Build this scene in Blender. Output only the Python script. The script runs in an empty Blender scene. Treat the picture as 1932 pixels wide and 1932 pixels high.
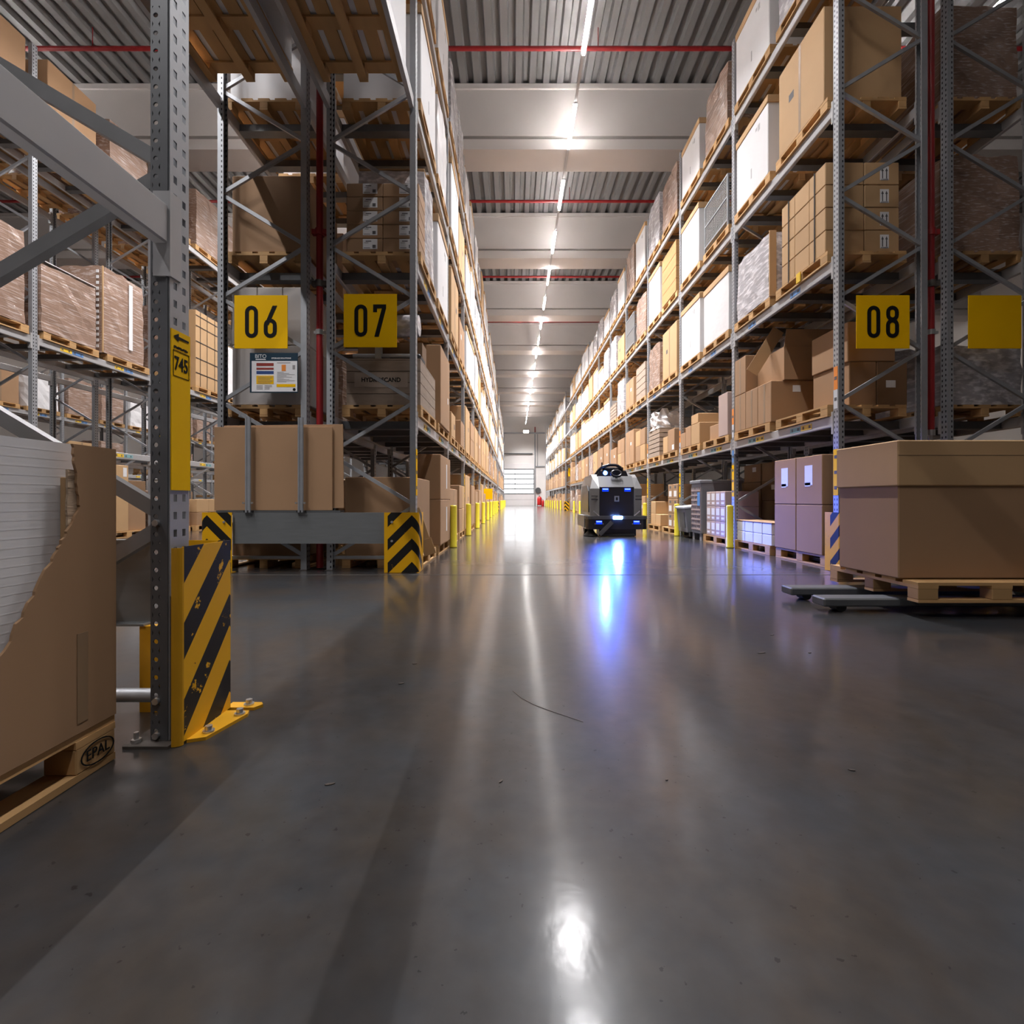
import bpy, bmesh, math, random
from mathutils import Vector, Matrix
R = random.Random(7)
C = bpy.context.scene.collection
PI = math.pi
NUM = ['zero','first','second','third','fourth','fifth','sixth','seventh','eighth','ninth','tenth','eleventh','twelfth',
       'thirteenth','fourteenth','fifteenth','sixteenth','seventeenth','eighteenth','nineteenth','twentieth',
       'twenty-first','twenty-second','twenty-third','twenty-fourth']
LEV = ['floor level','first beam','second beam','third beam','top beam']

# ------------------------------------------------------------------ materials
def mat(name, col, rough=.5, metal=0., var=.0, nscale=6., namp=.0, stretch=(1,1,1), bump=0., emit=None, es=0., spec=.5, col2=None, lo=.4, hi=.62):
    m = bpy.data.materials.new(name); m.use_nodes = True
    nt = m.node_tree; b = nt.nodes['Principled BSDF']
    b.inputs['Roughness'].default_value = rough; b.inputs['Metallic'].default_value = metal
    b.inputs['Specular IOR Level'].default_value = spec
    c = (*col, 1); b.inputs['Base Color'].default_value = c
    if emit:
        b.inputs['Emission Color'].default_value = (*emit, 1); b.inputs['Emission Strength'].default_value = es
    if var or namp or bump:
        tc = nt.nodes.new('ShaderNodeTexCoord'); mp = nt.nodes.new('ShaderNodeMapping'); mp.inputs['Scale'].default_value = stretch
        oi = nt.nodes.new('ShaderNodeObjectInfo')
        ad = nt.nodes.new('ShaderNodeVectorMath'); ad.operation = 'ADD'
        sc = nt.nodes.new('ShaderNodeMath'); sc.operation = 'MULTIPLY'; sc.inputs[1].default_value = 37.
        nt.links.new(oi.outputs['Random'], sc.inputs[0])
        nt.links.new(tc.outputs['Object'], ad.inputs[0]); nt.links.new(sc.outputs[0], ad.inputs[1])
        nt.links.new(ad.outputs[0], mp.inputs['Vector'])
        no = nt.nodes.new('ShaderNodeTexNoise'); no.inputs['Scale'].default_value = nscale; no.inputs['Detail'].default_value = 5.
        nt.links.new(mp.outputs[0], no.inputs['Vector'])
        # brightness = 1 + var*(rand-.5) + namp*(noise-.5)
        a = nt.nodes.new('ShaderNodeMath'); a.operation = 'MULTIPLY_ADD'; a.inputs[1].default_value = var; a.inputs[2].default_value = 1 - var/2
        nt.links.new(oi.outputs['Random'], a.inputs[0])
        b2 = nt.nodes.new('ShaderNodeMath'); b2.operation = 'MULTIPLY_ADD'; b2.inputs[1].default_value = namp*2; b2.inputs[2].default_value = 1 - namp
        nt.links.new(no.outputs['Fac'], b2.inputs[0])
        mm = nt.nodes.new('ShaderNodeMath'); mm.operation = 'MULTIPLY'
        nt.links.new(a.outputs[0], mm.inputs[0]); nt.links.new(b2.outputs[0], mm.inputs[1])
        vm = nt.nodes.new('ShaderNodeVectorMath'); vm.operation = 'SCALE'
        if col2:
            mx = nt.nodes.new('ShaderNodeMix'); mx.data_type = 'RGBA'
            rp = nt.nodes.new('ShaderNodeValToRGB'); rp.color_ramp.elements[0].position = lo; rp.color_ramp.elements[1].position = hi
            nt.links.new(no.outputs['Fac'], rp.inputs[0]); nt.links.new(rp.outputs[0], mx.inputs['Factor'])
            mx.inputs['A'].default_value = c; mx.inputs['B'].default_value = (*col2, 1)
            nt.links.new(mx.outputs['Result'], vm.inputs[0])
        else:
            vm.inputs[0].default_value = col
        nt.links.new(mm.outputs[0], vm.inputs['Scale'])
        nt.links.new(vm.outputs[0], b.inputs['Base Color'])
        if bump:
            bp = nt.nodes.new('ShaderNodeBump'); bp.inputs['Strength'].default_value = bump; bp.inputs['Distance'].default_value = .02
            nt.links.new(no.outputs['Fac'], bp.inputs['Height']); nt.links.new(bp.outputs[0], b.inputs['Normal'])
    return m

def nmath(nt, op, a, b=None, c=None):
    n = nt.nodes.new('ShaderNodeMath'); n.operation = op
    for i, v in enumerate((a, b, c)):
        if v is None: continue
        if isinstance(v, (int, float)): n.inputs[i].default_value = v
        else: nt.links.new(v, n.inputs[i])
    return n.outputs[0]

STEEL = mat('galvanised_steel', (.36,.37,.39), .45, .45, .1, 9, .18)
STEELB = mat('near_brace_steel', (.22,.22,.225), .4, .45, .05, 9, .15)
STEELA = mat('anthracite_post_steel', (.115,.118,.125), .45, .3, .05, 9, .15)
STEELD = mat('dark_galvanised_steel', (.14,.145,.15), .45, .5, .1, 9, .2)
BEAM = mat('grey_painted_beam', (.42,.415,.42), .4, .2, .06, 7, .08)
GUARD = mat('guard_plate_grey', (.21,.22,.225), .4, .4, 0, 5, .12, (1,1,8))
CARD = mat('brown_cardboard', (.35,.205,.108), .8, 0, .22, 3, .08)
CARDD = mat('dark_brown_cardboard', (.21,.118,.058), .8, 0, .2, 3, .1)
CARDL = mat('tan_cardboard', (.49,.305,.15), .75, 0, .15, 3, .07)
CARDT = mat('torn_cardboard_core', (.48,.35,.24), .9, 0, 0, 30, .35, (1,.15,1), .6)
TAPE = mat('brown_tape', (.27,.175,.10), .35, 0, 0)
WHITE = mat('white_carton', (.74,.73,.74), .55, 0, .1, 3, .04)
WPLAS = mat('white_plastic_sheet', (.84,.82,.83), .5, 0, 0, 4, .05)
PRINT = mat('carton_print', (.10,.095,.10), .7)
PAPER = mat('paper_label', (.78,.77,.78), .5)
WOOD = mat('pallet_wood', (.48,.28,.115), .75, 0, .3, 5, .35, (1,.2,1))
WOODG = mat('grey_crate_wood', (.33,.25,.19), .8, 0, .2, 5, .3, (1,1,4))
WOODO = mat('orange_crate_wood', (.42,.225,.08), .7, 0, .1, 5, .3, (1,.2,3))
WRAPG = mat('grey_stretch_wrap', (.44,.42,.44), .14, 0, .12, 9, .2, (1,.5,2.4), .35, col2=(.70,.68,.70), lo=.48, hi=.64)
WRAPB = mat('brown_stretch_wrap', (.30,.195,.145), .13, 0, .12, 10, .15, (1,.3,5.), .35, col2=(.50,.41,.37), lo=.53, hi=.66)
WRAPW = mat('white_stretch_wrap', (.78,.77,.78), .25, 0, .1, 4, .06, (1,1,1.5), .4)
WIRE = mat('wire_basket_steel', (.42,.41,.40), .45, .5, .1)
BLACK = mat('black_rubber', (.015,.015,.017), .55)
BLACKP = mat('black_lettering', (.010,.010,.011), .7, spec=.1)
YSIGN = mat('yellow_sign', (.88,.50,.002), .6, 0, 0, 3, .05, spec=.08)
YBOLL = mat('yellow_bollard', (.66,.55,.035), .45, 0, .06, 4, .12)
YLAB = mat('yellow_label', (.80,.52,.03), .5)
BLUELAB = mat('blue_label', (.10,.25,.55), .5)
TEAL = mat('teal_label', (.22,.42,.45), .5)
WLAB = mat('white_label', (.62,.64,.68), .5)
ORLAB = mat('orange_label', (.80,.25,.03), .5)
REDP = mat('red_sprinkler_pipe', (.28,.012,.014), .4, 0, 0, 5, .15)
REDX = mat('red_extinguisher', (.55,.02,.02), .35)
CHROME = mat('bright_zinc', (.62,.61,.60), .3, .8)
RUST = mat('rusty_baseplate', (.10,.085,.075), .7, .3, 0, 20, .4)
NAVY = mat('navy_board', (.005,.03,.055), .4)
REDB = mat('red_panel', (.28,.03,.02), .5)
BLUEB = mat('blue_panel', (.02,.06,.22), .5)
ROBG = mat('robot_grey_shell', (.075,.075,.08), .38, .1, 0, 3, .05)
ROBL = mat('robot_light_grey_shell', (.18,.18,.185), .35, .1, 0, 3, .05)
ROBK = mat('robot_black_panel', (.012,.013,.018), .25)
BLUEE = mat('blue_led', (.1,.2,1), .4, emit=(.20,.32,1.), es=2.4)
BLUEH = mat('blue_halo', (.0,.02,.3), .3, emit=(.0,.05,1.), es=.8)  # dim emission imitating the blue halo around the robot's light bars
BEAC = mat('blue_beacon', (.2,.4,1), .4, emit=(.08,.25,1.), es=22.)
HEADL = mat('white_blue_headlamp', (1,1,1), .4, emit=(.16,.34,1.), es=110.)
LAMP = mat('lamp_diffuser', (1,1,1), .4, emit=(1.,.95,.92), es=28.)
UPL = mat('lamp_uplight', (1,1,1), .4, emit=(1.,.955,.93), es=400.)
DOORP = mat('door_panel', (.84,.80,.79), .5, 0, 0, 3, .03)
PANE = mat('daylit_pane', (1,1,1), .3, emit=(.93,.96,1.), es=2.0)
CEILW = mat('ceiling_concrete_white', (.60,.565,.545), .7, 0, 0, 1.2, .06)
CORR = mat('corrugated_sheet', (.22,.215,.215), .5, .2)
WALLW = mat('wall_panel', (.84,.80,.77), .7, 0, 0, .8, .05)
WALLD = mat('wall_dark_panel', (.22,.20,.185), .8, 0, 0, .8, .1)
GREYPL = mat('grey_plastic_crate', (.21,.215,.235), .45, 0, .1, 4, .06)

def perforated():
    m = mat('perforated_steel', (.36,.37,.39), .45, .45, .1, 9, .15)
    nt = m.node_tree; b = nt.nodes['Principled BSDF']
    tc = nt.nodes.new('ShaderNodeTexCoord'); s = nt.nodes.new('ShaderNodeSeparateXYZ'); nt.links.new(tc.outputs['Object'], s.inputs[0])
    def band(v, period, c, half):
        f = nmath(nt, 'FRACT', nmath(nt, 'MULTIPLY', v, 1/period)); d = nmath(nt, 'ABSOLUTE', nmath(nt, 'SUBTRACT', f, .5))
        return nmath(nt, 'LESS_THAN', d, half)
    hz = band(s.outputs['Z'], .0625, .5, .22)
    ay = nmath(nt, 'ABSOLUTE', nmath(nt, 'SUBTRACT', nmath(nt, 'ABSOLUTE', s.outputs['Y']), .024))
    hy = nmath(nt, 'LESS_THAN', ay, .008)
    geo = nt.nodes.new('ShaderNodeNewGeometry'); sn = nt.nodes.new('ShaderNodeSeparateXYZ'); nt.links.new(geo.outputs['True Normal'], sn.inputs[0])
    onx = nmath(nt, 'GREATER_THAN', nmath(nt, 'ABSOLUTE', sn.outputs['X']), .7)
    ony = nmath(nt, 'GREATER_THAN', nmath(nt, 'ABSOLUTE', sn.outputs['Y']), .7)
    hx = nmath(nt, 'LESS_THAN', nmath(nt, 'ABSOLUTE', nmath(nt, 'SUBTRACT', s.outputs['X'], .05)), .007)
    mask = nmath(nt, 'MULTIPLY', hz, nmath(nt, 'MAXIMUM', nmath(nt, 'MULTIPLY', hy, onx), nmath(nt, 'MULTIPLY', hx, ony)))
    old = b.inputs['Base Color'].links[0].from_socket
    mx = nt.nodes.new('ShaderNodeMix'); mx.data_type = 'RGBA'; mx.inputs['B'].default_value = (.02,.02,.022,1)
    nt.links.new(old, mx.inputs['A']); nt.links.new(mask, mx.inputs['Factor']); nt.links.new(mx.outputs['Result'], b.inputs['Base Color'])
    return m
PERF = perforated()

def hazard(name, period, edge, skew=1., wear=.6, apex=0., ph=0.):
    m = bpy.data.materials.new(name); m.use_nodes = True; nt = m.node_tree; b = nt.nodes['Principled BSDF']; b.inputs['Roughness'].default_value = .42
    tc = nt.nodes.new('ShaderNodeTexCoord'); s = nt.nodes.new('ShaderNodeSeparateXYZ'); nt.links.new(tc.outputs['Object'], s.inputs[0])
    ux = nmath(nt, 'ABSOLUTE', nmath(nt, 'ADD', s.outputs['X'], apex))
    u = nmath(nt, 'ADD', ux, nmath(nt, 'ABSOLUTE', s.outputs['Y']))
    v = nmath(nt, 'MULTIPLY_ADD', u, skew, s.outputs['Z'])
    f = nmath(nt, 'FRACT', nmath(nt, 'MULTIPLY_ADD', v, 1/period, ph)); b.inputs['Specular IOR Level'].default_value = .25
    blk = nmath(nt, 'LESS_THAN', f, .48)
    ins = nmath(nt, 'LESS_THAN', u, edge)
    no = nt.nodes.new('ShaderNodeTexNoise'); no.inputs['Scale'].default_value = 9; no.inputs['Detail'].default_value = 8; no.inputs['Roughness'].default_value = .7
    nt.links.new(tc.outputs['Object'], no.inputs['Vector'])
    ok = nmath(nt, 'LESS_THAN', no.outputs['Fac'], wear)
    k = nmath(nt, 'MULTIPLY', nmath(nt, 'MULTIPLY', blk, ins), ok)
    sc = nmath(nt, 'GREATER_THAN', no.outputs['Fac'], .335)
    k2 = nmath(nt, 'MAXIMUM', k, nmath(nt, 'SUBTRACT', 1, sc))
    mx = nt.nodes.new('ShaderNodeMix'); mx.data_type = 'RGBA'; mx.inputs['A'].default_value = (.74,.38,.006,1); mx.inputs['B'].default_value = (.014,.013,.012,1)
    nt.links.new(k2, mx.inputs['Factor']); nt.links.new(mx.outputs['Result'], b.inputs['Base Color'])
    return m
HAZ = hazard('hazard_chevrons', .27, .28, wear=.66, apex=.08)
HAZL = hazard('hazard_chevrons_mirrored', .27, .28, wear=.66, apex=-.08)
HAZF = hazard('hazard_diagonals', .2655, .274, 1.15, wear=.60, ph=.70)
ORANGE = mat('orange_guard_paint', (.66,.33,.01), .42, 0, 0, 12, .12)

def floor_mat():
    m = bpy.data.materials.new('polished_concrete'); m.use_nodes = True; nt = m.node_tree; b = nt.nodes['Principled BSDF']
    tc = nt.nodes.new('ShaderNodeTexCoord')
    n1 = nt.nodes.new('ShaderNodeTexNoise'); n1.inputs['Scale'].default_value = .8; n1.inputs['Detail'].default_value = 7
    n2 = nt.nodes.new('ShaderNodeTexNoise'); n2.inputs['Scale'].default_value = 14; n2.inputs['Detail'].default_value = 6
    for n in (n1, n2): nt.links.new(tc.outputs['Object'], n.inputs['Vector'])
    mp = nt.nodes.new('ShaderNodeMapping'); mp.inputs['Scale'].default_value = (1.2,9,1); nt.links.new(tc.outputs['Object'], mp.inputs['Vector'])
    n3 = nt.nodes.new('ShaderNodeTexNoise'); n3.inputs['Scale'].default_value = 1.; n3.inputs['Detail'].default_value = 4; nt.links.new(mp.outputs[0], n3.inputs['Vector'])
    k = nmath(nt, 'ADD', nmath(nt, 'MULTIPLY', n1.outputs['Fac'], .9), nmath(nt, 'MULTIPLY', n2.outputs['Fac'], .7))
    k = nmath(nt, 'ADD', k, .20)
    n5 = nt.nodes.new('ShaderNodeTexNoise'); n5.inputs['Scale'].default_value = 42; n5.inputs['Detail'].default_value = 3; nt.links.new(tc.outputs['Object'], n5.inputs['Vector'])
    sp = nmath(nt, 'SUBTRACT', 1, nmath(nt, 'MULTIPLY', nmath(nt, 'GREATER_THAN', n5.outputs['Fac'], .70), .55))
    k = nmath(nt, 'MULTIPLY', k, sp)
    vm = nt.nodes.new('ShaderNodeVectorMath'); vm.operation = 'SCALE'; nt.links.new(k, vm.inputs['Scale'])
    n4 = nt.nodes.new('ShaderNodeTexNoise'); n4.inputs['Scale'].default_value = 1.7; n4.inputs['Detail'].default_value = 8; n4.inputs['Roughness'].default_value = .65; nt.links.new(tc.outputs['Object'], n4.inputs['Vector'])
    mx = nt.nodes.new('ShaderNodeMix'); mx.data_type = 'RGBA'; mx.inputs['A'].default_value = (.045,.038,.033,1); mx.inputs['B'].default_value = (.036,.039,.044,1)
    rp = nt.nodes.new('ShaderNodeValToRGB'); rp.color_ramp.elements[0].position = .36; rp.color_ramp.elements[1].position = .6
    nt.links.new(n4.outputs['Fac'], rp.inputs[0]); nt.links.new(rp.outputs[0], mx.inputs['Factor']); nt.links.new(mx.outputs['Result'], vm.inputs[0])
    nt.links.new(vm.outputs[0], b.inputs['Base Color'])
    r = nmath(nt, 'ADD', nmath(nt, 'MULTIPLY', n3.outputs['Fac'], .05), nmath(nt, 'MULTIPLY_ADD', n1.outputs['Fac'], .06, .085))
    nt.links.new(r, b.inputs['Coat Roughness']); b.inputs['Coat Weight'].default_value = 1.; b.inputs['Coat IOR'].default_value = 1.32; b.inputs['Roughness'].default_value = .34; b.inputs['Specular IOR Level'].default_value = .35
    b.inputs['Specular IOR Level'].default_value = .15
    bp = nt.nodes.new('ShaderNodeBump'); bp.inputs['Strength'].default_value = .05; bp.inputs['Distance'].default_value = .01
    nt.links.new(n2.outputs['Fac'], bp.inputs['Height']); nt.links.new(bp.outputs[0], b.inputs['Normal']); nt.links.new(bp.outputs[0], b.inputs['Coat Normal'])
    return m
FLOOR = floor_mat()

# ------------------------------------------------------------------ mesh helpers
class MB:
    def __init__(s): s.v = []; s.f = []; s.m = []; s.sm = []
    def add(s, vs, fs, mi=0, smooth=False):
        b = len(s.v); s.v += [tuple(p) for p in vs]
        for f in fs: s.f.append(tuple(b+i for i in f)); s.m.append(mi); s.sm.append(smooth)
        return s
    def box(s, x0, x1, y0, y1, z0, z1, mi=0):
        return s.add([(x0,y0,z0),(x1,y0,z0),(x1,y1,z0),(x0,y1,z0),(x0,y0,z1),(x1,y0,z1),(x1,y1,z1),(x0,y1,z1)],
                     [(0,3,2,1),(4,5,6,7),(0,1,5,4),(1,2,6,5),(2,3,7,6),(3,0,4,7)], mi)
    def bbox(s, x0, x1, y0, y1, z0, z1, b=.006, mi=0):
        # box with chamfered edges
        b = min(b, (x1-x0)*.3, (y1-y0)*.3, (z1-z0)*.3)
        bm = bmesh.new(); bmesh.ops.create_cube(bm, size=1)
        for v in bm.verts: v.co = Vector((x0+(v.co.x+.5)*(x1-x0), y0+(v.co.y+.5)*(y1-y0), z0+(v.co.z+.5)*(z1-z0)))
        bmesh.ops.bevel(bm, geom=bm.edges[:], offset=b, segments=1, affect='EDGES')
        bm.verts.index_update()
        s.add([v.co[:] for v in bm.verts], [[v.index for v in f.verts] for f in bm.faces], mi); bm.free(); return s
    def bar(s, p, q, w, h, mi=0, up=(0,1,0)):
        p = Vector(p); q = Vector(q); d = (q-p).normalized(); u = Vector(up); a = d.cross(u).normalized()*(w/2); c = d.cross(a).normalized()*(h/2)
        vs = [p-a-c, p+a-c, p+a+c, p-a+c, q-a-c, q+a-c, q+a+c, q-a+c]
        return s.add(vs, [(0,1,2,3),(7,6,5,4),(0,4,5,1),(1,5,6,2),(2,6,7,3),(3,7,4,0)], mi)
    def tube(s, p, q, r, n=10, mi=0, r2=None, caps=True):
        p = Vector(p); q = Vector(q); r2 = r if r2 is None else r2
        d = (q-p).normalized(); a = d.orthogonal().normalized(); b = d.cross(a)
        vs = []
        for o, rr in ((p, r), (q, r2)):
            for i in range(n):
                t = 2*PI*i/n; vs.append(o+a*math.cos(t)*rr+b*math.sin(t)*rr)
        s.add(vs, [(i,(i+1)%n,n+(i+1)%n,n+i) for i in range(n)], mi, True)
        if caps: s.add(vs, [tuple(range(n-1,-1,-1)), tuple(range(n,2*n))], mi)
        return s
    def path(s, pts, r, n=8, mi=0):
        for i in range(len(pts)-1): s.tube(pts[i], pts[i+1], r, n, mi)
        return s
    def lathe(s, prof, c=(0,0,0), n=16, mi=0):
        vs = []; k = len(prof)
        for r, z in prof:
            for i in range(n): vs.append((c[0]+r*math.cos(2*PI*i/n), c[1]+r*math.sin(2*PI*i/n), c[2]+z))
        fs = [(j*n+i, j*n+(i+1)%n, (j+1)*n+(i+1)%n, (j+1)*n+i) for j in range(k-1) for i in range(n)]
        return s.add(vs, fs, mi, True)
    def prism(s, poly, axis, a, b, mi=0):
        # poly: 2D points; axis 'x': poly=(y,z); 'y': poly=(x,z); 'z': poly=(x,y)
        f = {'x': lambda p, t: (t,p[0],p[1]), 'y': lambda p, t: (p[0],t,p[1]), 'z': lambda p, t: (p[0],p[1],t)}[axis]
        n = len(poly); vs = [f(p,a) for p in poly]+[f(p,b) for p in poly]
        return s.add(vs, [tuple(range(n)), tuple(range(2*n-1,n-1,-1))]+[(i,n+i,n+(i+1)%n,(i+1)%n) for i in range(n)], mi)
    def ring(s, outer, inner, axis, a, b, mi=0):
        n = len(outer)
        for i in range(n):
            j = (i+1)%n; s.prism([outer[i], outer[j], inner[j], inner[i]], axis, a, b, mi)
        return s
    def mesh(s, name, mats):
        me = bpy.data.meshes.new(name); me.from_pydata(s.v, [], s.f)
        for m in mats: me.materials.append(m)
        me.polygons.foreach_set('material_index', s.m); me.polygons.foreach_set('use_smooth', s.sm)
        bm = bmesh.new(); bm.from_mesh(me); bmesh.ops.recalc_face_normals(bm, faces=bm.faces[:]); bm.to_mesh(me); bm.free()
        me.update(); return me
    def build(s, name, mats, parent=None, loc=None, rotz=None):
        if not isinstance(mats, (list, tuple)): mats = [mats]
        o = bpy.data.objects.new(name, s.mesh(name, mats)); C.objects.link(o)
        if parent: o.parent = parent
        if loc: o.location = loc
        if rotz: o.rotation_euler.z = rotz
        return o

def tag(o, label, cat, group=None):
    o['label'] = label; o['category'] = cat
    if group: o['group'] = group
    return o
def thing(name, label, cat, loc=(0,0,0), rotz=0., group=None):
    o = bpy.data.objects.new(name, None); C.objects.link(o); o.location = loc; o.rotation_euler.z = rotz; o.empty_display_size = .1
    return tag(o, label, cat, group)
def structure(name, mb, mats): o = mb.build(name, mats); o['kind'] = 'structure'; return o
KIDS = {}
def copy_tree(o, parent=None):
    c = o.copy(); C.objects.link(c)
    if parent: c.parent = parent
    for ch in list(o.children): copy_tree(ch, c)
    return c

def text_part(body, size, mt, parent, loc, rot=(PI/2,0,0), name='lettering', sx=1., align='CENTER', bold=0.):
    cu = bpy.data.curves.new('txt', 'FONT'); cu.body = body; cu.size = size; cu.align_x = align; cu.align_y = 'CENTER'; cu.extrude = .0008; cu.offset = bold
    t = bpy.data.objects.new('txt', cu); C.objects.link(t)
    dg = bpy.context.evaluated_depsgraph_get()
    me = bpy.data.meshes.new_from_object(t.evaluated_get(dg)); bpy.data.objects.remove(t)
    me.materials.clear(); me.materials.append(mt)
    for v in me.vertices: v.co.x *= sx
    o = bpy.data.objects.new(name, me); C.objects.link(o); o.parent = parent; o.location = loc; o.rotation_euler = rot
    return o

def stadium(cx, cz, w, h, n=8):
    r = w/2; pts = []
    for i in range(n+1): t = PI*i/n; pts.append((cx+r*math.cos(t), cz+h/2-r+r*math.sin(t)))
    for i in range(n+1): t = PI+PI*i/n; pts.append((cx+r*math.cos(t), cz-h/2+r+r*math.sin(t)))
    return pts
def digit(mb, d, cx, cz, w, h, st, a, b):
    if d == '0': mb.ring(stadium(cx,cz,w,h), stadium(cx,cz,w-2*st,h-2*st), 'y', a, b)
    elif d == '8':
        h1 = h*.46+st*.2; h2 = h*.54+st*.5
        mb.ring(stadium(cx,cz+h/2-h1/2,w*.97,h1), stadium(cx,cz+h/2-h1/2,w*.97-2*st,h1-2*st), 'y', a, b)
        mb.ring(stadium(cx,cz-h/2+h2/2,w,h2), stadium(cx,cz-h/2+h2/2,w-2*st,h2-2*st), 'y', a-.0003, b)
    elif d == '6':
        h2 = h*.60
        mb.ring(stadium(cx,cz-h/2+h2/2,w,h2), stadium(cx,cz-h/2+h2/2,w-2*st,h2-2*st), 'y', a, b)
        mb.prism([(cx-w/2+.002,cz-h/2+h2*.62),(cx+w*.18,cz+h/2),(cx+w*.18+st*1.15,cz+h/2),(cx-w/2+st*1.2,cz-h/2+h2*.66)], 'y', a-.0003, b)
    elif d == '7':
        mb.prism([(cx-w/2,cz+h/2),(cx+w/2,cz+h/2),(cx+w/2,cz+h/2-st),(cx-w/2,cz+h/2-st)], 'y', a, b)
        mb.prism([(cx-w/2,cz+h/2-st),(cx-w/2+st,cz+h/2-st),(cx-w/2+st,cz+h/2-st*1.95),(cx-w/2,cz+h/2-st*1.95)], 'y', a, b)
        mb.prism([(cx+w/2-st*1.1,cz+h/2-st),(cx+w/2,cz+h/2-st),(cx-w*.06,cz-h/2),(cx-w*.06-st*1.15,cz-h/2)], 'y', a, b)

# ------------------------------------------------------------------ building shell
YB = 63.2; XL, XRW = -24., 24.; YF = -9.; ZR = 12.05
structure('floor', MB().box(XL, XRW, YF, YB+.3, -.2, 0), FLOOR)
cm = MB(); 
# trapezoidal roof sheet: ribs run along the aisle (Y)
nx = 0; x = XL
prof = []
while x < XRW:
    prof += [(x, ZR), (x+.16, ZR), (x+.2, ZR+.12), (x+.33, ZR+.12), (x+.37, ZR)]; x += .37
vs = [(p[0], YF, p[1]) for p in prof]+[(p[0], YB+.3, p[1]) for p in prof]; n = len(prof)
cm.add(vs, [(i, i+1, n+i+1, n+i) for i in range(n-1)])
structure('ceiling', cm, CORR)
structure('wall_back', MB().box(XL, -2.2, YB, YB+.3, 0, 12.2).box(2.58, XRW, YB, YB+.3, 0, 12.2).box(-2.2, 2.58, YB, YB+.3, 5.42, 12.2), WALLW)
structure('wall_left', MB().box(XL-.3, XL, YF, YB+.3, 0, 12.2), WALLW)
structure('wall_right', MB().box(XRW, XRW+.3, YF, YB+.3, 0, 12.2), WALLW)
structure('wall_front', MB().box(XL, XRW, YF-.3, YF, 0, 12.2), WALLD)
gy = [19.3+6*k for k in range(-4, 7)]
for k, y in enumerate(gy):
    g = MB()
    g.box(XL, XRW, y+.16, y+.75, 10.56, ZR-.13)                # web
    g.box(XL, XRW, y-.04, y+.8, ZR-.14, ZR-.01)               # top lip
    g.box(XL, XRW, y, y+.9, 10.29, 10.57)                     # bottom flange
    g.box(XL, XRW, y+.02, y+.17, 10.67, ZR-.14)
    structure('trim_%d' % (k+1), g, CEILW)
    if k >= 3:
        p = MB().tube((-20, y-1.6, 11.55), (20, y-1.6, 11.55), .05, 8)
        for hx in range(-18, 19, 4): p.tube((hx, y-1.6, 11.6), (hx, y-1.6, 12.06), .01, 6)
        p = p.build('sprinkler_branch_pipe', REDP)
        tag(p, 'thin red sprinkler pipe under the roof before the %s ceiling girder' % NUM[k-2], 'pipe', 'red pipes under the roof')
# back wall trims
structure('trim_20', MB().box(XL, XRW, YB-.06, YB, 10.1, 12.0), WALLW)
structure('trim_21', MB().box(-2.6, 5.2, YB-.10, YB, 9.25, 9.42), STEEL)
structure('trim_22', MB().box(2.62, 4.05, YB-.08, YB, 4.98, 5.12), STEEL)
structure('trim_23', MB().box(-1.9, 2.4, YB-.14, YB-.06, 6.62, 6.76), STEELD)
structure('pillar_1', MB().box(4.0, 4.6, YB-.65, YB-.02, 0, 10.3), WALLW)
structure('trim_24', MB().box(2.62, 2.78, YB-.12, YB, 0, 9.2), STEEL)
structure('trim_25', MB().box(3.0, 3.06, YB-.06, YB, 5.1, 9.2), STEELD)
# sectional door
dr = thing('door_1', 'white sectional loading door with bright glazed panels in the far wall', 'door', (.19, YB, 0)); dr['kind'] = 'structure'
del dr['category']
fr = MB()
for a, b in ((0,.78),(.79,1.56)): fr.box(-2.39, 2.39, -.06, 0, a+.01, b)
fr.box(-2.39, 2.39, -.06, 0, 4.72, 5.41)
fr.build('door_panel', DOORP, dr)
fm = MB()
for z in (1.56, 2.19, 2.82, 3.46, 4.09, 4.70): fm.box(-2.39, 2.39, -.07, -.01, z-.06, z+.06)
for xx in (-2.36, -.03, 2.36): fm.box(xx-.035, xx+.035, -.07, -.01, 1.56, 4.72)
fm.build('glazing_frame', STEELA, dr)
for i in range(5):
    for xa, xb in ((-2.33,-.06),(0,2.33)):
        MB().box(xa, xb, -.035, -.025, 1.59+.63*i, 2.16+.63*i).build('pane', PANE, dr)
MB().box(-2.39, 2.39, -.065, -.0, 0, .012).build('bottom_seal', BLACK, dr)
# floor joint and floor marks
structure('trim_26', MB().box(-9, 9, 5.56, 5.575, .0005, .0022), mat('joint_sealant', (.09,.085,.08), .7))
MARK = mat('scuff_dark', (.06,.045,.035), .6)
def scuff(px, py, l, w, rot, lab, n=9):
    d = .853*930/(py-942); xx = (px-969.5)/930*d; mb = MB(); rr = random.Random(px)
    pts = [(l*math.cos(2*PI*i/n)*(.6+.5*rr.random()), w*math.sin(2*PI*i/n)*(.6+.5*rr.random())) for i in range(n)]
    mb.prism(pts, 'z', .0008, .003); o = mb.build('floor_debris', MARK, None, (xx, d, 0), rot); tag(o, lab, 'debris', 'dark crumbs on the floor')
scuff(1437, 1232, .03, .008, .2, 'dark smear on the floor below the blue glow', 8)
scuff(1457, 1198, .022, .008, .6, 'small dark fleck beyond the smear on the floor')
scuff(1528, 1232, .012, .005, .2, 'tiny pale-edged fleck beside the smear on the floor')
scuff(1608, 1454, .012, .004, -.3, 'small dark crumb on the dim floor below the moving carton')
scuff(1258, 1472, .006, .003, .3, 'tiny dark crumb at the dim near floor centre')
scuff(624, 1480, .018, .005, .3, 'brown wood splinter on the near floor by the striped guard')
scuff(945, 1475, .012, .004, 1., 'brown splinter on the near floor in the lamp reflection')
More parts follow.
